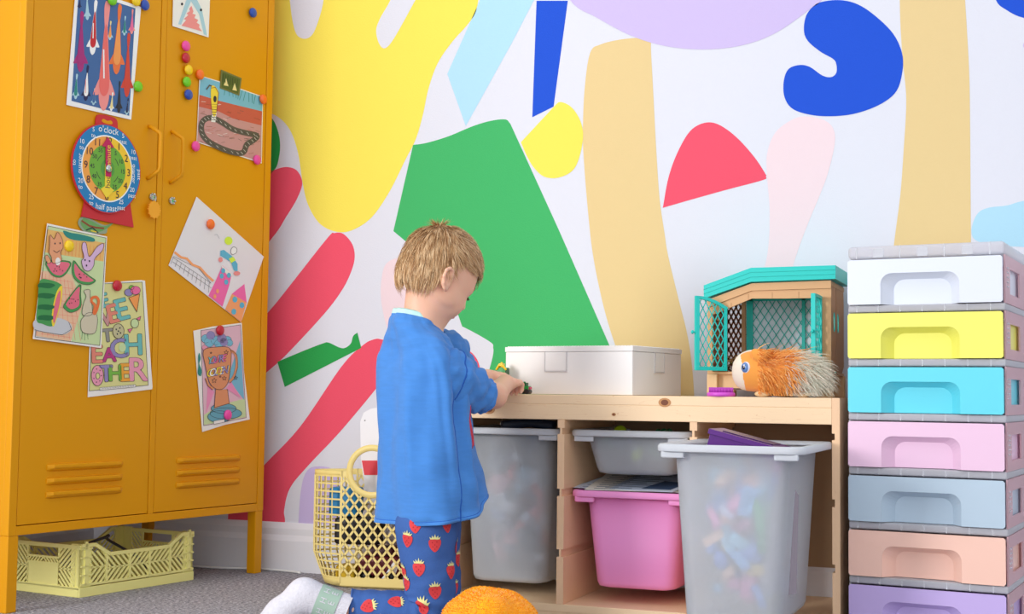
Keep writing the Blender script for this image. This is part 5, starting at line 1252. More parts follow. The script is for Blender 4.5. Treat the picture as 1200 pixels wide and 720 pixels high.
inb('toy_car', 'dark maroon toy car low in the middle of the yellow basket', 'toy', lambda b: (b.rbox(-.075, .045, -.05, .02, .028, .083, cm('maroon', (120, 40, 52)), .012), b.rbox(-.05, .02, -.045, .015, .083, .108, cm('maroon2', (90, 52, 60)), .01), [b.lathe([(0, -.006), (.014, -.006), (.014, .006), (0, .006)], (x, -.052, .032), cm('wheel', (24, 24, 26)), 16, fr=(Vector((1, 0, 0)), Vector((0, 0, 1)), Vector((0, 1, 0)))) for x in (-.05, .02)]))
inb('toy_truck', 'red toy truck standing at the right inside the yellow basket', 'toy', lambda b: (b.rbox(.046, .112, -.05, .02, .084, .19, cm('red', (214, 32, 40)), .01), b.rbox(.05, .112, -.05, .02, .028, .09, cm('red', (214, 32, 40)), .008), b.box(.055, .10, -.0515, -.05, .12, .16, cm('glass', (60, 60, 80)))))
inb('toy_dome', 'teal toy bowl resting under the front handle of the yellow basket', 'toy', lambda b: b.ell((.015, -.022, .215), (.055, .030, .032), cm('teal', (20, 110, 140))))
inb('toy_ball', 'grey and white ball in the middle of the yellow basket', 'ball', lambda b: b.ell((.02, -.02, .142), (.034, .034, .034), cm('grey', (150, 146, 150))))
inb('toy_plane', 'white toy plane tail poking low between basket slats', 'toy', lambda b: b.prism([(-.01, -.057, .02), (.03, -.057, .03), (.045, -.057, .07), (.03, -.057, .075), (.01, -.057, .045)], (0, .003, 0), cm('white', (236, 236, 240))))
# white and red carton standing in the basket
def carton(b):
    W_ = cm('carton_white', (240, 240, 244)); Rr = cm('carton_red', (222, 54, 70)); y0, y1 = .015, .050
    P = lambda px, py: (lambda q: (q.x, q.z))(BKM.inverted() @ on_plane(px, py, bkp(0, y0, 0), fy))
    o = [P(430, 590), P(423, 540), P(422, 495), P(426, 484), P(435, 479), P(500, 470), P(500, 590)]
    b.prism([(x, y0, z) for x, z in o], (0, y1-y0, 0), W_)
    b.prism([(x, y0-.0008, z) for x, z in (P(427, 557), P(424, 540), P(500, 540), P(500, 557))], (0, .0007, 0), Rr)
    b.lathe([(0, 0), (.002, 0), (.002, .001), (0, .001)], (P(426, 493)[0]+.004, y0, P(426, 493)[1]), cm('dot', (150, 150, 156)), 8, fr=(Vector((1, 0, 0)), Vector((0, 0, 1)), Vector((0, -1, 0))))
inb('toy_box', 'tall white toy box with a red band standing in the yellow basket', 'box', carton)

# ------------------------------------------------------------------ orange plush in the foreground
fz = at_d(574, 722, 2.72); fzx, fzy = fz.x, fz.y
po = empty('plush_toy', (fzx, fzy, 0)); tag(po, 'fluffy orange plush toy on the carpet in front of the frame', 'soft toy')
topz = at_d(572, 691, 2.72).z
g = SDF((fzx-.16, fzy-.16, -.01), (fzx+.16, fzy+.16, topz+.03), .004)
rx = 54/1600*2.72*1.02
g.ell((fzx, fzy, topz*.5), (rx, rx*.9, topz*.5), (RH, DH, ZU), k=.02)
for x, y, r_ in ((-.055, 0, .035), (.06, 0, .03), (0, -.05, .04), (-.02, .03, .045), (.03, .03, .04)):
    p = Vector((fzx, fzy, 0))+RH*x+DH*y; g.ell((p.x, p.y, topz-.036-abs(x)*.35), (r_, r_, r_*.9), k=.015)
g.ell((fzx, fzy, .03), (rx*1.1, rx, .03), (RH, DH, ZU), k=.02)
FO = [mat('plush_amber_%d' % i, c, .9, spec=.05, sheen=.4) for i, c in enumerate(((255, 172, 24), (255, 188, 54), (252, 156, 12)))]
b = MB(); g.to(b, FO[0]); b.build('body', po, world=True)
V, Q = g.mesh(); Vx = V[Q].mean(1); r = random.Random(5); b = MB(); fur = {}
for fi in r.sample(range(len(Q)), min(len(Q), 9000)):
    c = Vector(Vx[fi])
    if c.z < .02: continue
    v0, v1, v2 = [Vector(V[i]) for i in Q[fi][:3]]; nn = (v1-v0).cross(v2-v0).normalized()
    if nn.dot(c-Vector((fzx, fzy, topz*.4))) < 0: nn = -nn
    d = (nn+Vector((r.uniform(-.6, .6), r.uniform(-.6, .6), r.uniform(-.6, .6)))).normalized(); L = r.uniform(.002, .005)
    M = r.choice(FO); vs, fs = fur.setdefault(M.name, ([], [])); tri_strand(vs, fs, [c, c+d*L*.6, c+d*L+Vector((0, 0, -.001))], None, .0011, d.orthogonal().normalized())
for nme, (vs, fs) in fur.items(): b.add(vs, fs, MATS[nme], True)
b.build('fur', po, world=True)
# ------------------------------------------------------------------ the kneeling child
SKIN = mat('skin', (236, 184, 156), .5, spec=.35, sss=.25)
LIP = mat('lip', (214, 128, 116), .45); SHIRT = mat('shirt_blue', (72, 134, 208), .85, spec=.15, sheen=.15, bump=.2, bscale=500, noise_amt=.05, nscale=60, stretch=(.5, .5, 3))
MINT = mat('collar_mint', (190, 232, 226), .8); TROU = mat('trouser_blue', (66, 102, 168), .85, spec=.15, bump=.3, bscale=500); STRW = mat('strawberry_red', (218, 62, 66), .8); LEAF = mat('strawberry_leaf', (226, 222, 150), .8); SEED = mat('strawberry_seed', (176, 36, 44), .8)
SOCK = mat('sock_white', (214, 212, 220), .9, spec=.1, bump=.5, bscale=300, noise_amt=.06, nscale=160); SOCKG = mat('sock_green', (160, 186, 170), .9); PRT = mat('shirt_print', (226, 66, 84), .8)
W = lambda px, py, Z: at_d(px, py, Z)
org = W(500, 700, 3.0); boy = empty('person', (org.x, org.y, 0)); tag(boy, 'person kneeling in a blue T-shirt and strawberry print trousers, hands on the frame', 'person')
FA = R_(27); fh = RH*cos(FA)+DH*sin(FA); lh = ZU.cross(fh)                # facing and the child's left
# head frame
HA = R_(33); HP_ = R_(31); HR_ = R_(0)
f0 = RH*cos(HA)+DH*sin(HA); hf = (f0*cos(HP_)-ZU*sin(HP_)).normalized(); hu = (f0*sin(HP_)+ZU*cos(HP_)).normalized(); hl = hu.cross(hf)
HC = W(515, 320.5, 3.02); HS = 1.045
def hd(x, y, z): return HC+hf*(x*HS*.93)+hl*(y*HS)+hu*(z*HS)
hfr = (hf, hl, hu)
lo = Vector((min(W(300, 0, 3.0).x, -1.75), -1.2, -.02)); 
sd = SDF((-1.62, -1.15, .0), (-1.06, -.30, .96), .0028)
# skull, face, jaw
sd.ell(hd(-.006, 0, .022), (.083, .074, .079), hfr, .01)
sd.ell(hd(.034, 0, -.006), (.052, .060, .066), hfr, .02)
sd.ell(hd(.030, 0, -.048), (.048, .052, .052), hfr, .02)
sd.ell(hd(.052, 0, -.086), (.020, .022, .015), hfr, .018)
for s_ in (-1, 1):
    sd.ell(hd(.050, s_*.028, -.050), (.024, .020, .026), hfr, .018); sd.ell(hd(.006, s_*.050, -.050), (.030, .010, .020), hfr, .02)
    sd.ell(hd(.085, s_*.026, -.018), (.012, .014, .010), hfr, .010, True)
    sd.cone(hd(.074, s_*.012, -.002), hd(.068, s_*.040, -.002), .006, .005, .012)
sd.cone(hd(.078, 0, -.008), hd(.090, 0, -.030), .0055, .0085, .010); sd.ell(hd(.084, -.008, -.034), (.007, .006, .005), hfr, .006); sd.ell(hd(.084, .008, -.034), (.007, .006, .005), hfr, .006)
sd.ell(hd(.076, 0, -.054), (.009, .018, .0055), hfr, .006); sd.ell(hd(.074, 0, -.063), (.009, .016, .0055), hfr, .006); sd.cone(hd(.086, -.015, -.0585), hd(.086, .015, -.0585), .0022, .0022, .004, True)
# ears : rim, lobe, hollow
for s_ in (-1, 1):
    ES = Vector((-.010, 0, -.014))
    P = [(-.002, .066, -.020), (.004, .070, -.010), (.009, .073, .004), (.006, .077, .016), (-.004, .081, .021), (-.014, .083, .016), (-.018, .082, .004), (-.015, .078, -.010), (-.009, .073, -.020), (-.003, .069, -.025)]
    def er(a, c_):
        a, c_ = a+.004, c_; return -.012+a*cos(.5)-c_*sin(.5), -.026+a*sin(.5)+c_*cos(.5)
    P = [(er(a, c_)[0], b_, er(a, c_)[1]) for a, b_, c_ in P]
    e0 = er(-.005, 0); efr = ((hf*cos(.5)+hu*sin(.5)), hl, (hu*cos(.5)-hf*sin(.5)))
    sd.ell(hd(e0[0], s_*.070, e0[1]), (.016, .006, .024), efr, .006)
    for i in range(len(P)-1): sd.cone(hd(P[i][0], s_*P[i][1], P[i][2]), hd(P[i+1][0], s_*P[i+1][1], P[i+1][2]), .0038, .0038, .003)
    sd.ell(hd(e0[0]+.001, s_*.084, e0[1]+.001), (.0095, .010, .0155), efr, .003, True)
    sd.ell(hd(e0[0]+.002, s_*.078, e0[1]), (.004, .004, .007), efr, .003, True)
# neck and trunk
nb = W(494, 392, 3.00)
sd.cone(hd(-.022, 0, -.030), nb, .041, .044, .022)
sd.cone(W(497, 412, 2.97), W(510, 412, 3.08), .038, .038, .03)
tf = (fh, lh, ZU)
sd.ell(W(500, 455, 3.02), (.064, .100, .085), tf, .03); sd.ell(W(502, 520, 3.01), (.074, .098, .11), tf, .03); sd.ell(W(500, 590, 3.0), (.078, .100, .075), tf, .03)
# legs (under the trousers)
hipR = W(500, 612, 2.955); kneeR = W(503, 722, 2.94); ankR = W(392, 712, 2.92)
hipL = W(508, 612, 3.07); kneeL = W(516, 716, 3.075); ankL = W(425, 722, 3.06)
for a, k_, n_ in ((hipR, kneeR, ankR), (hipL, kneeL, ankL)):
    sd.cone(a, k_, .048, .033, .02); sd.cone(k_, n_, .034, .0245, .012)
heelR = W(356, 698, 2.92); toeR = W(303, 742, 2.90)
sd.cone(ankR, heelR, .027, .026, .015); sd.cone(heelR, toeR, .026, .018, .01)
heelL = ankL+(heelR-ankR)*.7-ZU*.02; heelL.z = .034; toeL = heelL+(ankR-kneeR).normalized()*.10; toeL.z = .022
sd.cone(ankL, heelL, .025, .024, .012); sd.cone(heelL, toeL, .022, .015, .01)
# arms
shR = W(518, 424, 2.955); elR = W(579, 464, 3.09); wrR = W(592, 450, 3.215)
sd.cone(shR, elR, .029, .0270, .015); sd.cone(elR, wrR, .0285, .0205, .012)
shL = W(525, 408, 3.13); elL = W(566, 470, 3.27); elL = W(556, 462, 3.26); wrL = W(571, 443, 3.30)
sd.cone(shL, elL, .034, .026, .015); sd.cone(elL, wrL, .025, .019, .012)
# hands : palm, four bent fingers and a thumb each
def hand(wr, F_, N_, sgn, curl):
    F_ = F_.normalized(); S_ = F_.cross(N_).normalized()*sgn; N_ = (S_.cross(F_)*sgn).normalized()
    fr = (F_, S_, N_)
    pc = wr+F_*.030
    sd.ell(pc, (.032, .024, .0125), fr, .010)
    sd.cone(wr, wr+F_*.02, .0185, .016, .010)
    for i, L in enumerate((.90, 1.0, .94, .78)):
        off = S_*((1.5-i)*.0128); b0 = wr+F_*(.050-abs(i-1.3)*.003)+off+N_*.002
        p1 = b0+(F_*cos(curl)-N_*sin(curl))*.021*L; p2 = p1+(F_*cos(curl+1.15)-N_*sin(curl+1.15))*.015*L; p3 = p2+(F_*cos(curl+1.9)-N_*sin(curl+1.9))*.011*L
        sd.cone(b0-F_*.012, b0, .0072, .0072, .006); sd.cone(b0, p1, .0070, .0064, .0035); sd.cone(p1, p2, .0064, .0058, .0025); sd.cone(p2, p3, .0058, .0050, .0025)
    t0 = wr+F_*.016+S_*.018-N_*.004; t1 = t0+F_*.018+S_*.010-N_*.010; t2 = t1+F_*.018-N_*.006-S_*.004
    sd.cone(wr+F_*.008+S_*.010, t0, .0095, .0092, .006); sd.cone(t0, t1, .0088, .0074, .005); sd.cone(t1, t2, .0072, .0056, .003)
kn = W(611, 447, 3.315)
# right hand reaches over the front edge, back of the hand up and towards the camera; thumb on the inner (child's left) side
hand(wrR, (kn-wrR), ZU*.8-DH*.45-RH*.1, -1, .35)
hand(wrL, W(590, 440, 3.36)-wrL, ZU*.95-DH*.1, 1, .30)
b = MB(); V, Q = sd.mesh()
b.add(V.tolist(), Q.tolist(), SKIN, True)
bd = b.build('body', boy, world=True)
md = bd.modifiers.new('smooth', 'SMOOTH'); md.factor = .5; md.iterations = 2
hb_ = BVHTree.FromPolygons([tuple(v) for v in V.tolist()], Q.tolist())
# lips, brows, eyes, lashes
b = MB()
for z, w_ in ((-.0545, .014), (-.0625, .012)):
    P = []
    for k in range(9):
        y = w_*(k/4-1); o_ = hd(.12, y, z-.002*(abs(k-4)/4)**2); h = hb_.ray_cast(o_, -hf); 
        if h[0] is not None: P.append(h[0]-hf*.0006)
    b.tube(P, [.0012+.0014*sin(PI*k/(len(P)-1)) for k in range(len(P))], LIP, 6)
b.build('lips', boy, world=True)
BROW = mat('brow', (160, 118, 76), .8); EW = mat('eye_white', (236, 232, 230), .25); IR = mat('iris', (84, 110, 130), .2); LASH = mat('lash', (74, 50, 36), .7)
for s_ in (-1, 1):
    b = MB(); P = []
    for k in range(8):
        y = s_*(.012+.030*k/7); h = hb_.ray_cast(hd(.13, y, .004+.004*sin(PI*k/8)), -hf)
        if h[0] is not None: P.append(h[0])
    b.tube(P, [.0012+.0016*sin(PI*(k+.5)/len(P)) for k in range(len(P))], BROW, 6); b.build('eyebrow', boy, world=True)
    ec = hd(.064, s_*.027, -.017); b = MB(); b.ell(ec, (.0115, .0115, .0115), EW, fr=hfr, nu=18, nv=12); idr = (hf-hu*.55).normalized(); b.ell(ec+idr*.0085, (.0036, .0036, .0036), IR, nu=12, nv=8); b.build('eye', boy, world=True)
    b = MB()
    vs = []; n = 12
    for i in range(7):
        th = R_(90-i*15)
        for k in range(n+1):
            ph = R_(-70+140*k/n); d = hf*(cos(ph)*cos(th-R_(6)))+hl*(sin(ph)*cos(th-R_(6)))+hu*sin(th-R_(6)); vs.append(ec+d*.0124)
    b.add(vs, [(i*(n+1)+k, i*(n+1)+k+1, (i+1)*(n+1)+k+1, (i+1)*(n+1)+k) for i in range(6) for k in range(n)], SKIN, True); b.build('eyelid', boy, world=True)
    b = MB()
    for k in range(13):
        ph = R_(-60+10*k); d = hf*cos(ph)+hl*sin(ph); p = ec+d*.0124-hu*.001; b.tube([p, p+d*.004-hu*.0025, p+d*.0065-hu*.003], [.0006, .0005, .0002], LASH, 4)
    b.build('eyelashes', boy, world=True)

# ------------------------------------------------------------------ hair
HM = [mat('hair_%d' % i, c, .55, spec=.4) for i, c in enumerate(((214, 174, 126), (190, 146, 98), (236, 204, 160), (160, 114, 72)))]
HCAP = mat('hair_base', (172, 130, 84), .8)
def hairline(x, y, z):
    """True where hair grows, in head coordinates"""
    ay = abs(y)
    if z > .062: return True
    if x > .022: return z > .040-max(0, ay-.045)*.9
    if x > -.004: return z > .012+max(0, x)*.6 if ay > .04 else z > .03
    if x > -.030: return z > -.010 if ay > .04 else z > -.07
    return z > -.070+(0 if x < -.055 else (x+.055)*1.5)
b = MB(); n1, n2 = 40, 28; vs = []; 
R0 = (.0905, .0735, .0785)
fs = []
cap = {}
def scalp(th, ph, g=1.0):
    if th < 0:
        s_ = -sin(th); c_ = math.sqrt(max(0, 1-s_**4)); return Vector((R0[0]*c_*cos(ph), R0[1]*c_*sin(ph)*(1-.12*s_), -.112*s_))
    return Vector((R0[0]*g*cos(th)*cos(ph), R0[1]*g*cos(th)*sin(ph), R0[2]*g*sin(th)))
NP_, NT_ = 96, 64
idx = {}
for i in range(NT_+1):
    th = R_(-86+176*i/NT_)
    for k in range(NP_):
        ph = 2*PI*k/NP_; q = scalp(th, ph); x, y, z = q.x-.006, q.y, q.z+.022
        idx[i, k] = len(vs); wv = .0012*sin(ph*23+z*160)+.001*sin(ph*11); vs.append(hd(x*(1+wv*6), y*(1+wv*6), z+wv)); cap[i, k] = hairline(x, y, z)
for i in range(NT_):
    for k in range(NP_):
        k2 = (k+1) % NP_
        if cap[i, k] and cap[i+1, k] and cap[i, k2] and cap[i+1, k2]: fs.append((idx[i, k], idx[i, k2], idx[i+1, k2], idx[i+1, k]))
b.add(vs, fs, HCAP, True); hairp = b.build('hair', boy, world=True)
r = random.Random(21); groups = {}
crown = Vector((-.050, .0, .070))
NS = 15000
clump = {}
for i in range(NS):
    u = r.random(); th = math.asin(-.97+1.97*u); ph = r.uniform(0, 2*PI)
    q = scalp(th, ph); x, y, z = q.x-.006, q.y, q.z+.022
    if not hairline(x, y, z): continue
    if y > .03 and r.random() < .6: continue
    p = Vector((x, y, z)); n = Vector((q.x/R0[0]**2, q.y/R0[1]**2, q.z/R0[2]**2)).normalized()
    if th < 0: n = Vector((2*q.x/R0[0]**2, 2*q.y/R0[1]**2, -4*(q.z/-.112)**3/.112)).normalized()
    d = (p-crown); d = d-n*d.dot(n); d = d.normalized() if d.length > 1e-5 else Vector((1, 0, 0))
    d = d+n.cross(d)*.35                                         # swirl about the crown
    back = x < -.03
    d = d+(Vector((0, 0, -.9)) if (back or z < .02) else Vector((.55, 0, -.15)))
    ck = (int(ph*11), int(th*9)); 
    if ck not in clump: clump[ck] = Vector((r.uniform(-1, 1), r.uniform(-1, 1), r.uniform(-1, 1)))*.30
    d = d+clump[ck]+Vector((r.uniform(-1, 1), r.uniform(-1, 1), r.uniform(-1, 1)))*.12
    d = (d-n*d.dot(n)).normalized()
    nearc = (p-crown).length < .022
    L = .024+r.random()*.012; 
    if x > .03: L = .030+r.random()*.012
    if x < -.03 and z < .03: L = .030+r.random()*.014
    if z < -.055: L = .014+r.random()*.012
    lift = .16+r.random()*.08
    if x > -.008 and z < .045 and abs(y) > .035: L = .014+r.random()*.008; d = (d+Vector((.9, 0, .25))); d = (d-n*d.dot(n)).normalized()
    if nearc: lift = .55+r.random()*.6; L = .018+r.random()*.010
    P = []; c = p.copy(); dd = d+n*lift
    for s_ in range(5):
        P.append(hd(c.x, c.y, c.z)); dd = dd.normalized(); c = c+dd*L/4
        m2 = Vector(((c.x+.006)/R0[0], c.y/R0[1], (c.z-.022)/(R0[2] if c.z > .022 else .112))); ml = m2.length
        if not nearc and ml > 1.085: dd = dd-n*.28
        if ml < 1.01 and x < .03: c = c+n*.0012
        dd = dd+Vector((0, 0, -.05))
    M = HM[0 if r.random() < .4 else r.choice((1, 2, 3))]; 
    if abs(clump[ck].x) > .2: M = HM[2 if clump[ck].x > 0 else 3] if r.random() < .5 else M
    vs, fs = groups.setdefault(M.name, ([], [])); side = (P[-1]-P[0]).cross(hd(*(p+n))-hd(*p)).normalized(); side = (side+(hd(*(p+n))-hd(*p))*r.uniform(-.5, .5)).normalized()
    tri_strand(vs, fs, P, None, r.uniform(.0006, .0011), side)
b = MB()
for nme, (vs, fs) in groups.items(): b.add(vs, fs, MATS[nme], True)
b.build('hair_strands', hairp, world=True)

# ------------------------------------------------------------------ T-shirt
def ringpx(y, l, r_, Z, bl, pw=2.2, tilt=0):
    c = W((l+r_)/2, y, Z); h = (r_-l)/2/F*Z; s2 = (bl*sin(FA))**2
    a = math.sqrt(max(h*h-s2, (.5*h)**2))/cos(FA); X = (fh+ZU*tilt).normalized()
    return (c, X, lh, a, bl, pw)
rows = [(607, 441, 556, .138, .10), (595, 441, 558, .137, .085), (560, 441, 555, .136, .05), (525, 441, 552, .136, .02), (490, 442, 550, .136, 0), (460, 443, 549, .136, 0), (435, 444, 545, .134, 0), (418, 446, 538, .127, 0), (404, 448, 530, .113, .0), (392, 450, 522, .092, .0), (382, 453, 513, .073, -.10), (374, 457, 510, .060, -.25)]
rings = [ringpx(y, l, r_, 3.01, bl, 2.0, tl) for y, l, r_, bl, tl in rows]
def sdisp(a, t):
    """cloth folds: a runs hem -> neck, t round the body (0 front, .5 back, .75 the near side)"""
    low = max(0, 1-a*1.25)
    d = .0045*low*sin(2*PI*(5*t+.3*sin(5*a)))+.0025*sin(2*PI*(3*t+1.6*a))
    q = Vector((cos(2*PI*t)*2.2, sin(2*PI*t)*2.2, a*2.4)); d += .012*noise.noise(q)*min(1, (1-a)*3)
    q2 = Vector((cos(2*PI*t)*4+a*3, sin(2*PI*t)*4, a*7)); d += .0035*noise.noise(q2)+.004*noise.noise(Vector((cos(2*PI*t)*1.6-a*6, sin(2*PI*t)*1.6, a*11+8)))+.005*math.exp(-((t-.84)/.09)**2)*noise.noise(Vector((t*30+a*14, a*16, 1)))
    near = math.exp(-((t-.80)/.05)**2); d += -.016*near*math.exp(-((a-.42)/.22)**2)                         # deep fold falling from the armpit
    near2 = math.exp(-(((t-.74)+.12*(a-.5))/.022)**2); d += .011*near2*math.exp(-((a-.36)/.25)**2)
    for tt, aa, k_ in ((.70, .50, .10), (.86, .55, -.14), (.62, .30, .05), (.84, .30, .08)): d += .006*math.exp(-(((t-tt)+k_*(a-aa))/.014)**2)*math.exp(-((a-aa)/.16)**2)
    if a < .035: d += .0015
    if .035 <= a < .05: d -= .001
    fr_ = math.exp(-(min(t, 1-t)/.10)**2); d += .040*math.exp(-(min(abs(t-.955), 1-abs(t-.955))/.085)**2)*max(0, 1-a*2.2)**1.2                               # the hem swings forward
    return d
class Shirt(Loft):
    def pos(s, a, t):
        p = Loft.pos(s, a, t); q = abs((t % 1)-.955); q = min(q, 1-q)
        return p+ZU*(.040*math.exp(-(q/.075)**2)*max(0, 1-a*3.2)**1.3)
sl = Shirt(rings, sdisp); sb = MB(); sl.mesh(sb, SHIRT, 90, 150)
# sleeve (near arm) and far sleeve
def sleeve(sh, cu, r0, r1, r2, mb, seed):
    ax = (cu-sh).normalized(); X = (ZU-ax*ZU.dot(ax)).normalized(); Y = ax.cross(X)
    rg = []
    for f, rr1, sq in ((-.62, r0*.45, 1), (-.42, r0*.78, 1), (-.18, r0*.97, 1), (.08, r0*1.04, 1), (.35, r1*1.05, 1), (.65, r1, 1), (.88, r2*1.02, 1), (1.0, r2, 1)):
        c = sh.lerp(cu, f)-ZU*.004*(f > 0); rg.append((c, X, Y, rr1, rr1*.86, 2.0))
    def dp(a, t): 
        q = Vector((cos(2*PI*t)*1.8, sin(2*PI*t)*1.8, a*4+seed)); d = .008*noise.noise(q)+.0045*noise.noise(Vector((t*9+a*7, a*12, seed)))+.003*noise.noise(Vector((t*18-a*9, a*7, seed)))
        d += .003*sin(2*PI*(2.2*a*2+t*2))*(.3+.7*a if a < .8 else .4)
        return d+(.0012 if a > .93 else 0)
    L = Loft(rg, dp); L.mesh(mb, SHIRT, 44, 60); return L
cuR = W(570, 464, 3.03); shR2 = W(529, 444, 2.955)
slv = sleeve(shR2, cuR, .057, .049, .0370, sb, 1.0)
cuL = shL.lerp(elL, .62); sleeve(shL-ZU*.015, cuL, .052, .047, .042, sb, 5.0)
# seam of the sleeve, print on the chest
sv = slv.r[1]
sb.tube([slv.pos(.36, k/30)+slv.nrm(.36, k/30)[0]*.0006 for k in range(31)], .0010, mat('shirt_seam', (34, 92, 180), .9), 5)
sb.tube([sl.pos(a/40, .79)+sl.nrm(a/40, .79)[0]*.0004 for a in range(0, 22)], .0009, MATS['shirt_seam'], 5)
sb.tube([sl.pos(.045, k/90)+sl.nrm(.045, k/90)[0]*.0003 for k in range(91)], .0006, MATS['shirt_seam'], 5)
for k, (t0, a0) in enumerate(((.875, .44), (.892, .44), (.908, .44), (.925, .44), (.94, .44))):
    pts = [(-.004*k+.008*sin(i*.9+k*2), -.012*i) for i in range(9)]
    for qd in stroke(pts, .006): sl.patch(sb, [qd], a0, t0, PRT, .0016)
for t0, a0, r1 in ((.895, .47, .016), (.925, .48, .02)): sl.patch(sb, [ellipse(0, 0, r1, r1*1.2, n=14)], a0, t0, PRT, .0016)
sh = sb.build('t_shirt', boy, world=True, solid=.0022)
# ribbed neckband
b = MB(); n = 60; rr0 = rings[-1]; vs = []
P0 = [sl.pos(1, k/n) for k in range(n)]; cc = sum(P0, Vector())/n
prof = [(1.015, -.004), (1.0, .003), (.965, .010), (.925, .0125), (.915, .011), (.93, .004), (.95, -.002)]
for g_, dz in prof:
    for p in P0: vs.append(cc+(p-cc)*g_+ZU*dz)
b.add(vs, [(i*n+k, i*n+(k+1) % n, (i+1)*n+(k+1) % n, (i+1)*n+k) for i in range(len(prof)-1) for k in range(n)], MINT, True); b.build('neckband', sh, world=True)

# ------------------------------------------------------------------ trousers
tb = MB()
def legrings(pts, axfix=None):
    """pts: (center, radius); builds rings perpendicular to the path"""
    n = len(pts); rg = []; X = None
    for i, (c, r_) in enumerate(pts):
        t = (pts[min(i+1, n-1)][0]-pts[max(i-1, 0)][0]).normalized()
        X = (fh-t*fh.dot(t)).normalized() if X is None else (X-t*X.dot(t)).normalized(); Y = t.cross(X); rg.append((Vector(c), X, Y, r_, r_*.97, 2.1))
    return rg
def tdisp(seed, kn_):
    def f(a, t):
        q = Vector((cos(2*PI*t)*1.6, sin(2*PI*t)*1.6, a*9+seed)); d = .004*noise.noise(q)+.0018*noise.noise(Vector((t*7, a*26, seed)))
        d += .0022*sin(a*70+3*sin(2*PI*t))*math.exp(-((a-kn_)/.12)**2)
        return d
    return f
def leg_path(hip, knee, ank, rk, Zs, off):
    return [(W(500+off, 588, Zs+.02), .055), (W(499+off, 618, Zs), .066), (W(501+off, 652, Zs), .060), (W(503.5+off, 682, Zs), .056), (W(503.5+off, 706, Zs), .054), (W(496+off, 719, Zs-.002), .052), (W(478+off, 722, Zs-.004), .050), (W(452+off, 718, Zs-.008), .0465), (W(425+off, 715.5, Zs-.012), .0425), (W(409+off, 714, Zs-.015), .0400)]
lR = Loft(legrings(leg_path(hipR, kneeR, ankR, 0, 2.95, 0)), tdisp(2.0, .5)); lR.mesh(tb, TROU, 110, 64)
pL = leg_path(hipL, kneeL, ankL, 0, 3.07, 7); 
pL = [(c, r_*.97) if i < 5 else (Vector((c.x, c.y, c.z-.012)), r_*.88) for i, (c, r_) in enumerate(pL)]
lL = Loft(legrings(pL), tdisp(6.0, .5)); lL.mesh(tb, TROU, 80, 56)
pv = Loft([(W(500, 626, 3.01), fh, lh, .055, .095, 2.2), (W(500, 610, 3.01), fh, lh, .066, .100, 2.3), (W(500, 588, 3.01), fh, lh, .064, .098, 2.3), (W(500, 560, 3.01), fh, lh, .068, .100, 2.2)], None); pv.mesh(tb, TROU, 16, 56, True, False)
# hem cuff and the strawberries
tb.tube([lR.pos(.985, k/40)+lR.nrm(.985, k/40)[0]*.0008 for k in range(41)], .0014, TROU, 6)
berry = smooth_closed([(-.011, .008), (-.004, .011), (.004, .011), (.011, .008), (.0125, .001), (.009, -.009), (0, -.0175), (-.009, -.009), (-.0125, .001)], 3)
leafP = [(-.009, .0095), (-.011, .0145), (-.006, .0115), (-.006, .0172), (-.002, .0125), (.0, .020), (.002, .0125), (.006, .0172), (.006, .0115), (.011, .0145), (.009, .0095), (0, .008)]
def surf_at(L, px, py):
    """surface parameters of the loft nearest to the photo pixel on the camera side"""
    best = None
    for i in range(0, 111):
        for k in range(72):
            p = L.ev(i/110, k/72)[0]; v = p-CAM; z = v.dot(FW); x = CX+F*v.dot(RT)/z; y = CY-F*v.dot(UP)/z
            e = (x-px)**2+(y-py)**2+max(0, (L.ev(i/110, k/72)[1]).dot(v.normalized()))*4000
            if best is None or e < best[0]: best = (e, i/110, k/72)
    return best[1], best[2]
def put_berry(L, px, py, rot, sc2=1.0):
    a, t = surf_at(L, px, py); K = sc2*1.05
    R2 = lambda P: [(x*K, y*K) for x, y in P]
    n_, da, dt = L.nrm(a, t)
    # rotate so that the leaves point along image direction rot (0 = up)
    up_ = (UP*cos(rot)+RT*sin(rot)); ru = dt.normalized(); rv = da.normalized(); ang = math.atan2(up_.dot(ru), up_.dot(rv)); 
    mir = 1 if ru.cross(rv).dot(n_) > 0 else -1
    def ro(P): c_, s_ = cos(-ang), sin(-ang); return [((x*mir)*c_-y*s_, (x*mir)*s_+y*c_) for x, y in R2(P)]
    L.patch(tb, [ro(berry)], a, t, STRW, .0012); 
    q = []
    for i in range(0, len(leafP)-1, 2): L.patch(tb, [ro([(0, .0095), leafP[i], leafP[i+1], leafP[min(i+2, 10)]])], a, t, LEAF, .0020)
    for dx, dy in ((-.005, .003), (.004, .004), (0, -.002), (-.004, -.006), (.004, -.006), (0, -.011)): L.patch(tb, [ro(ellipse(dx, dy, .0010, .0016, n=6))], a, t, SEED, .0018)
for px, py, rot in ((487, 616, 0), (523, 616, .1), (477, 634, .1), (509, 638, 0), (492, 667, 0), (527.5, 668, .1), (510, 694, 0), (476, 684, .3), (472, 671, .2), (495, 712, .6), (464, 706, 1.3), (432, 710, 1.3), (535, 640, 0), (440, 728, 1.2), (478, 735, 1.0)): put_berry(lR, px, py, rot)
for px, py, rot in ((532, 690, .2), (536, 655, .1)): put_berry(lL, px, py, rot)
tb.build('trousers', boy, world=True)

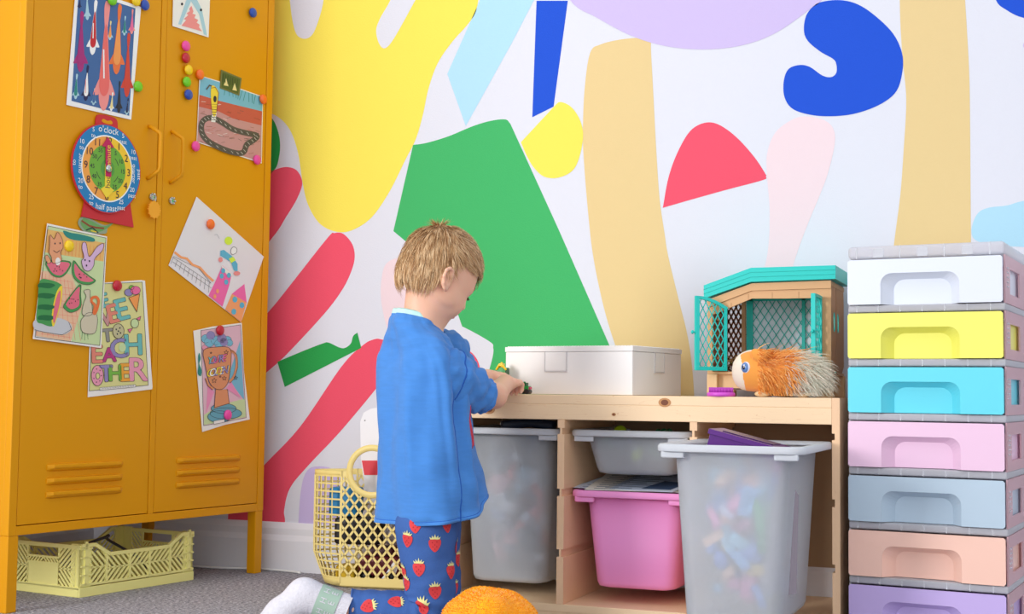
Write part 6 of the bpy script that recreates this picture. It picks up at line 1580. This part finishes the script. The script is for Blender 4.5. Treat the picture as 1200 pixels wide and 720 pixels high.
# ------------------------------------------------------------------ socks
def sock(ank, heel, toe, kn_dir, name, label=None, bands=True):
    b = MB(); lo_ = Vector((min(ank.x, heel.x, toe.x)-.06, min(ank.y, heel.y, toe.y)-.06, .0)); hi_ = Vector((max(ank.x, heel.x, toe.x)+.06, max(ank.y, heel.y, toe.y)+.06, max(ank.z, heel.z)+.06))
    g = SDF(lo_, hi_, .003)
    g.cone(ank, ank.lerp(heel, .6), .034, .034, .014); g.ell(heel, (.035, .031, .035), k=.018); g.cone(heel, heel.lerp(toe, .5), .033, .033, .015); g.cone(heel.lerp(toe, .5), toe, .033, .025, .012)
    g.to(b, SOCK); b.build('tmp', boy, world=True) if False else None
    ax = (heel-ank).normalized(); st = ank-ax*.030; X = (ZU-ax*ZU.dot(ax)).normalized(); Y = ax.cross(X)
    rg = [(st+ax*(.080*i/6), X, Y, .0365-.0012*sin(PI*i/6)-.001*i/6, .0365-.0012*sin(PI*i/6)-.001*i/6, 2.0) for i in range(7)]
    L = Loft(rg, lambda a, t: .0010*abs(sin(2*PI*28*t))); L.mesh(b, SOCK, 16, 168)
    if bands:
        vs = []
        for i in range(8):
            a = .30+.56*i/7
            for k in range(120): vs.append(L.ev(a, k/120)[0]+L.ev(a, k/120)[1]*.0022)
        b.add(vs, [(i*120+k, i*120+(k+1) % 120, (i+1)*120+(k+1) % 120, (i+1)*120+k) for i in range(7) for k in range(120)], SOCKG, True)
        for t0 in (.70, .80, .90, .0, .10, .2, .3, .4, .5, .6):
            for ch, du in (('H', .0075), ('E', -.0075)):
                vs, fs = text_tris(ch); K = .030
                n_, da, dt = L.nrm(.58, t0); 
                for f in fs:
                    P = [(vs[i][0]*K*.62, (vs[i][1]-.35)*K*.62) for i in f]
                    P = [(x, y+du*1.15) for x, y in P]
                    b.add([L.ev(.58+y/da.length, t0+x/dt.length)[0]+L.ev(.58+y/da.length, t0+x/dt.length)[1]*.0032 for x, y in P], [tuple(range(len(P)))], SOCK)
    return b.build(name, boy, world=True)
sock(ankR, heelR, toeR, None, 'sock'); sock(ankL, heelL, toeL, None, 'sock', bands=False)
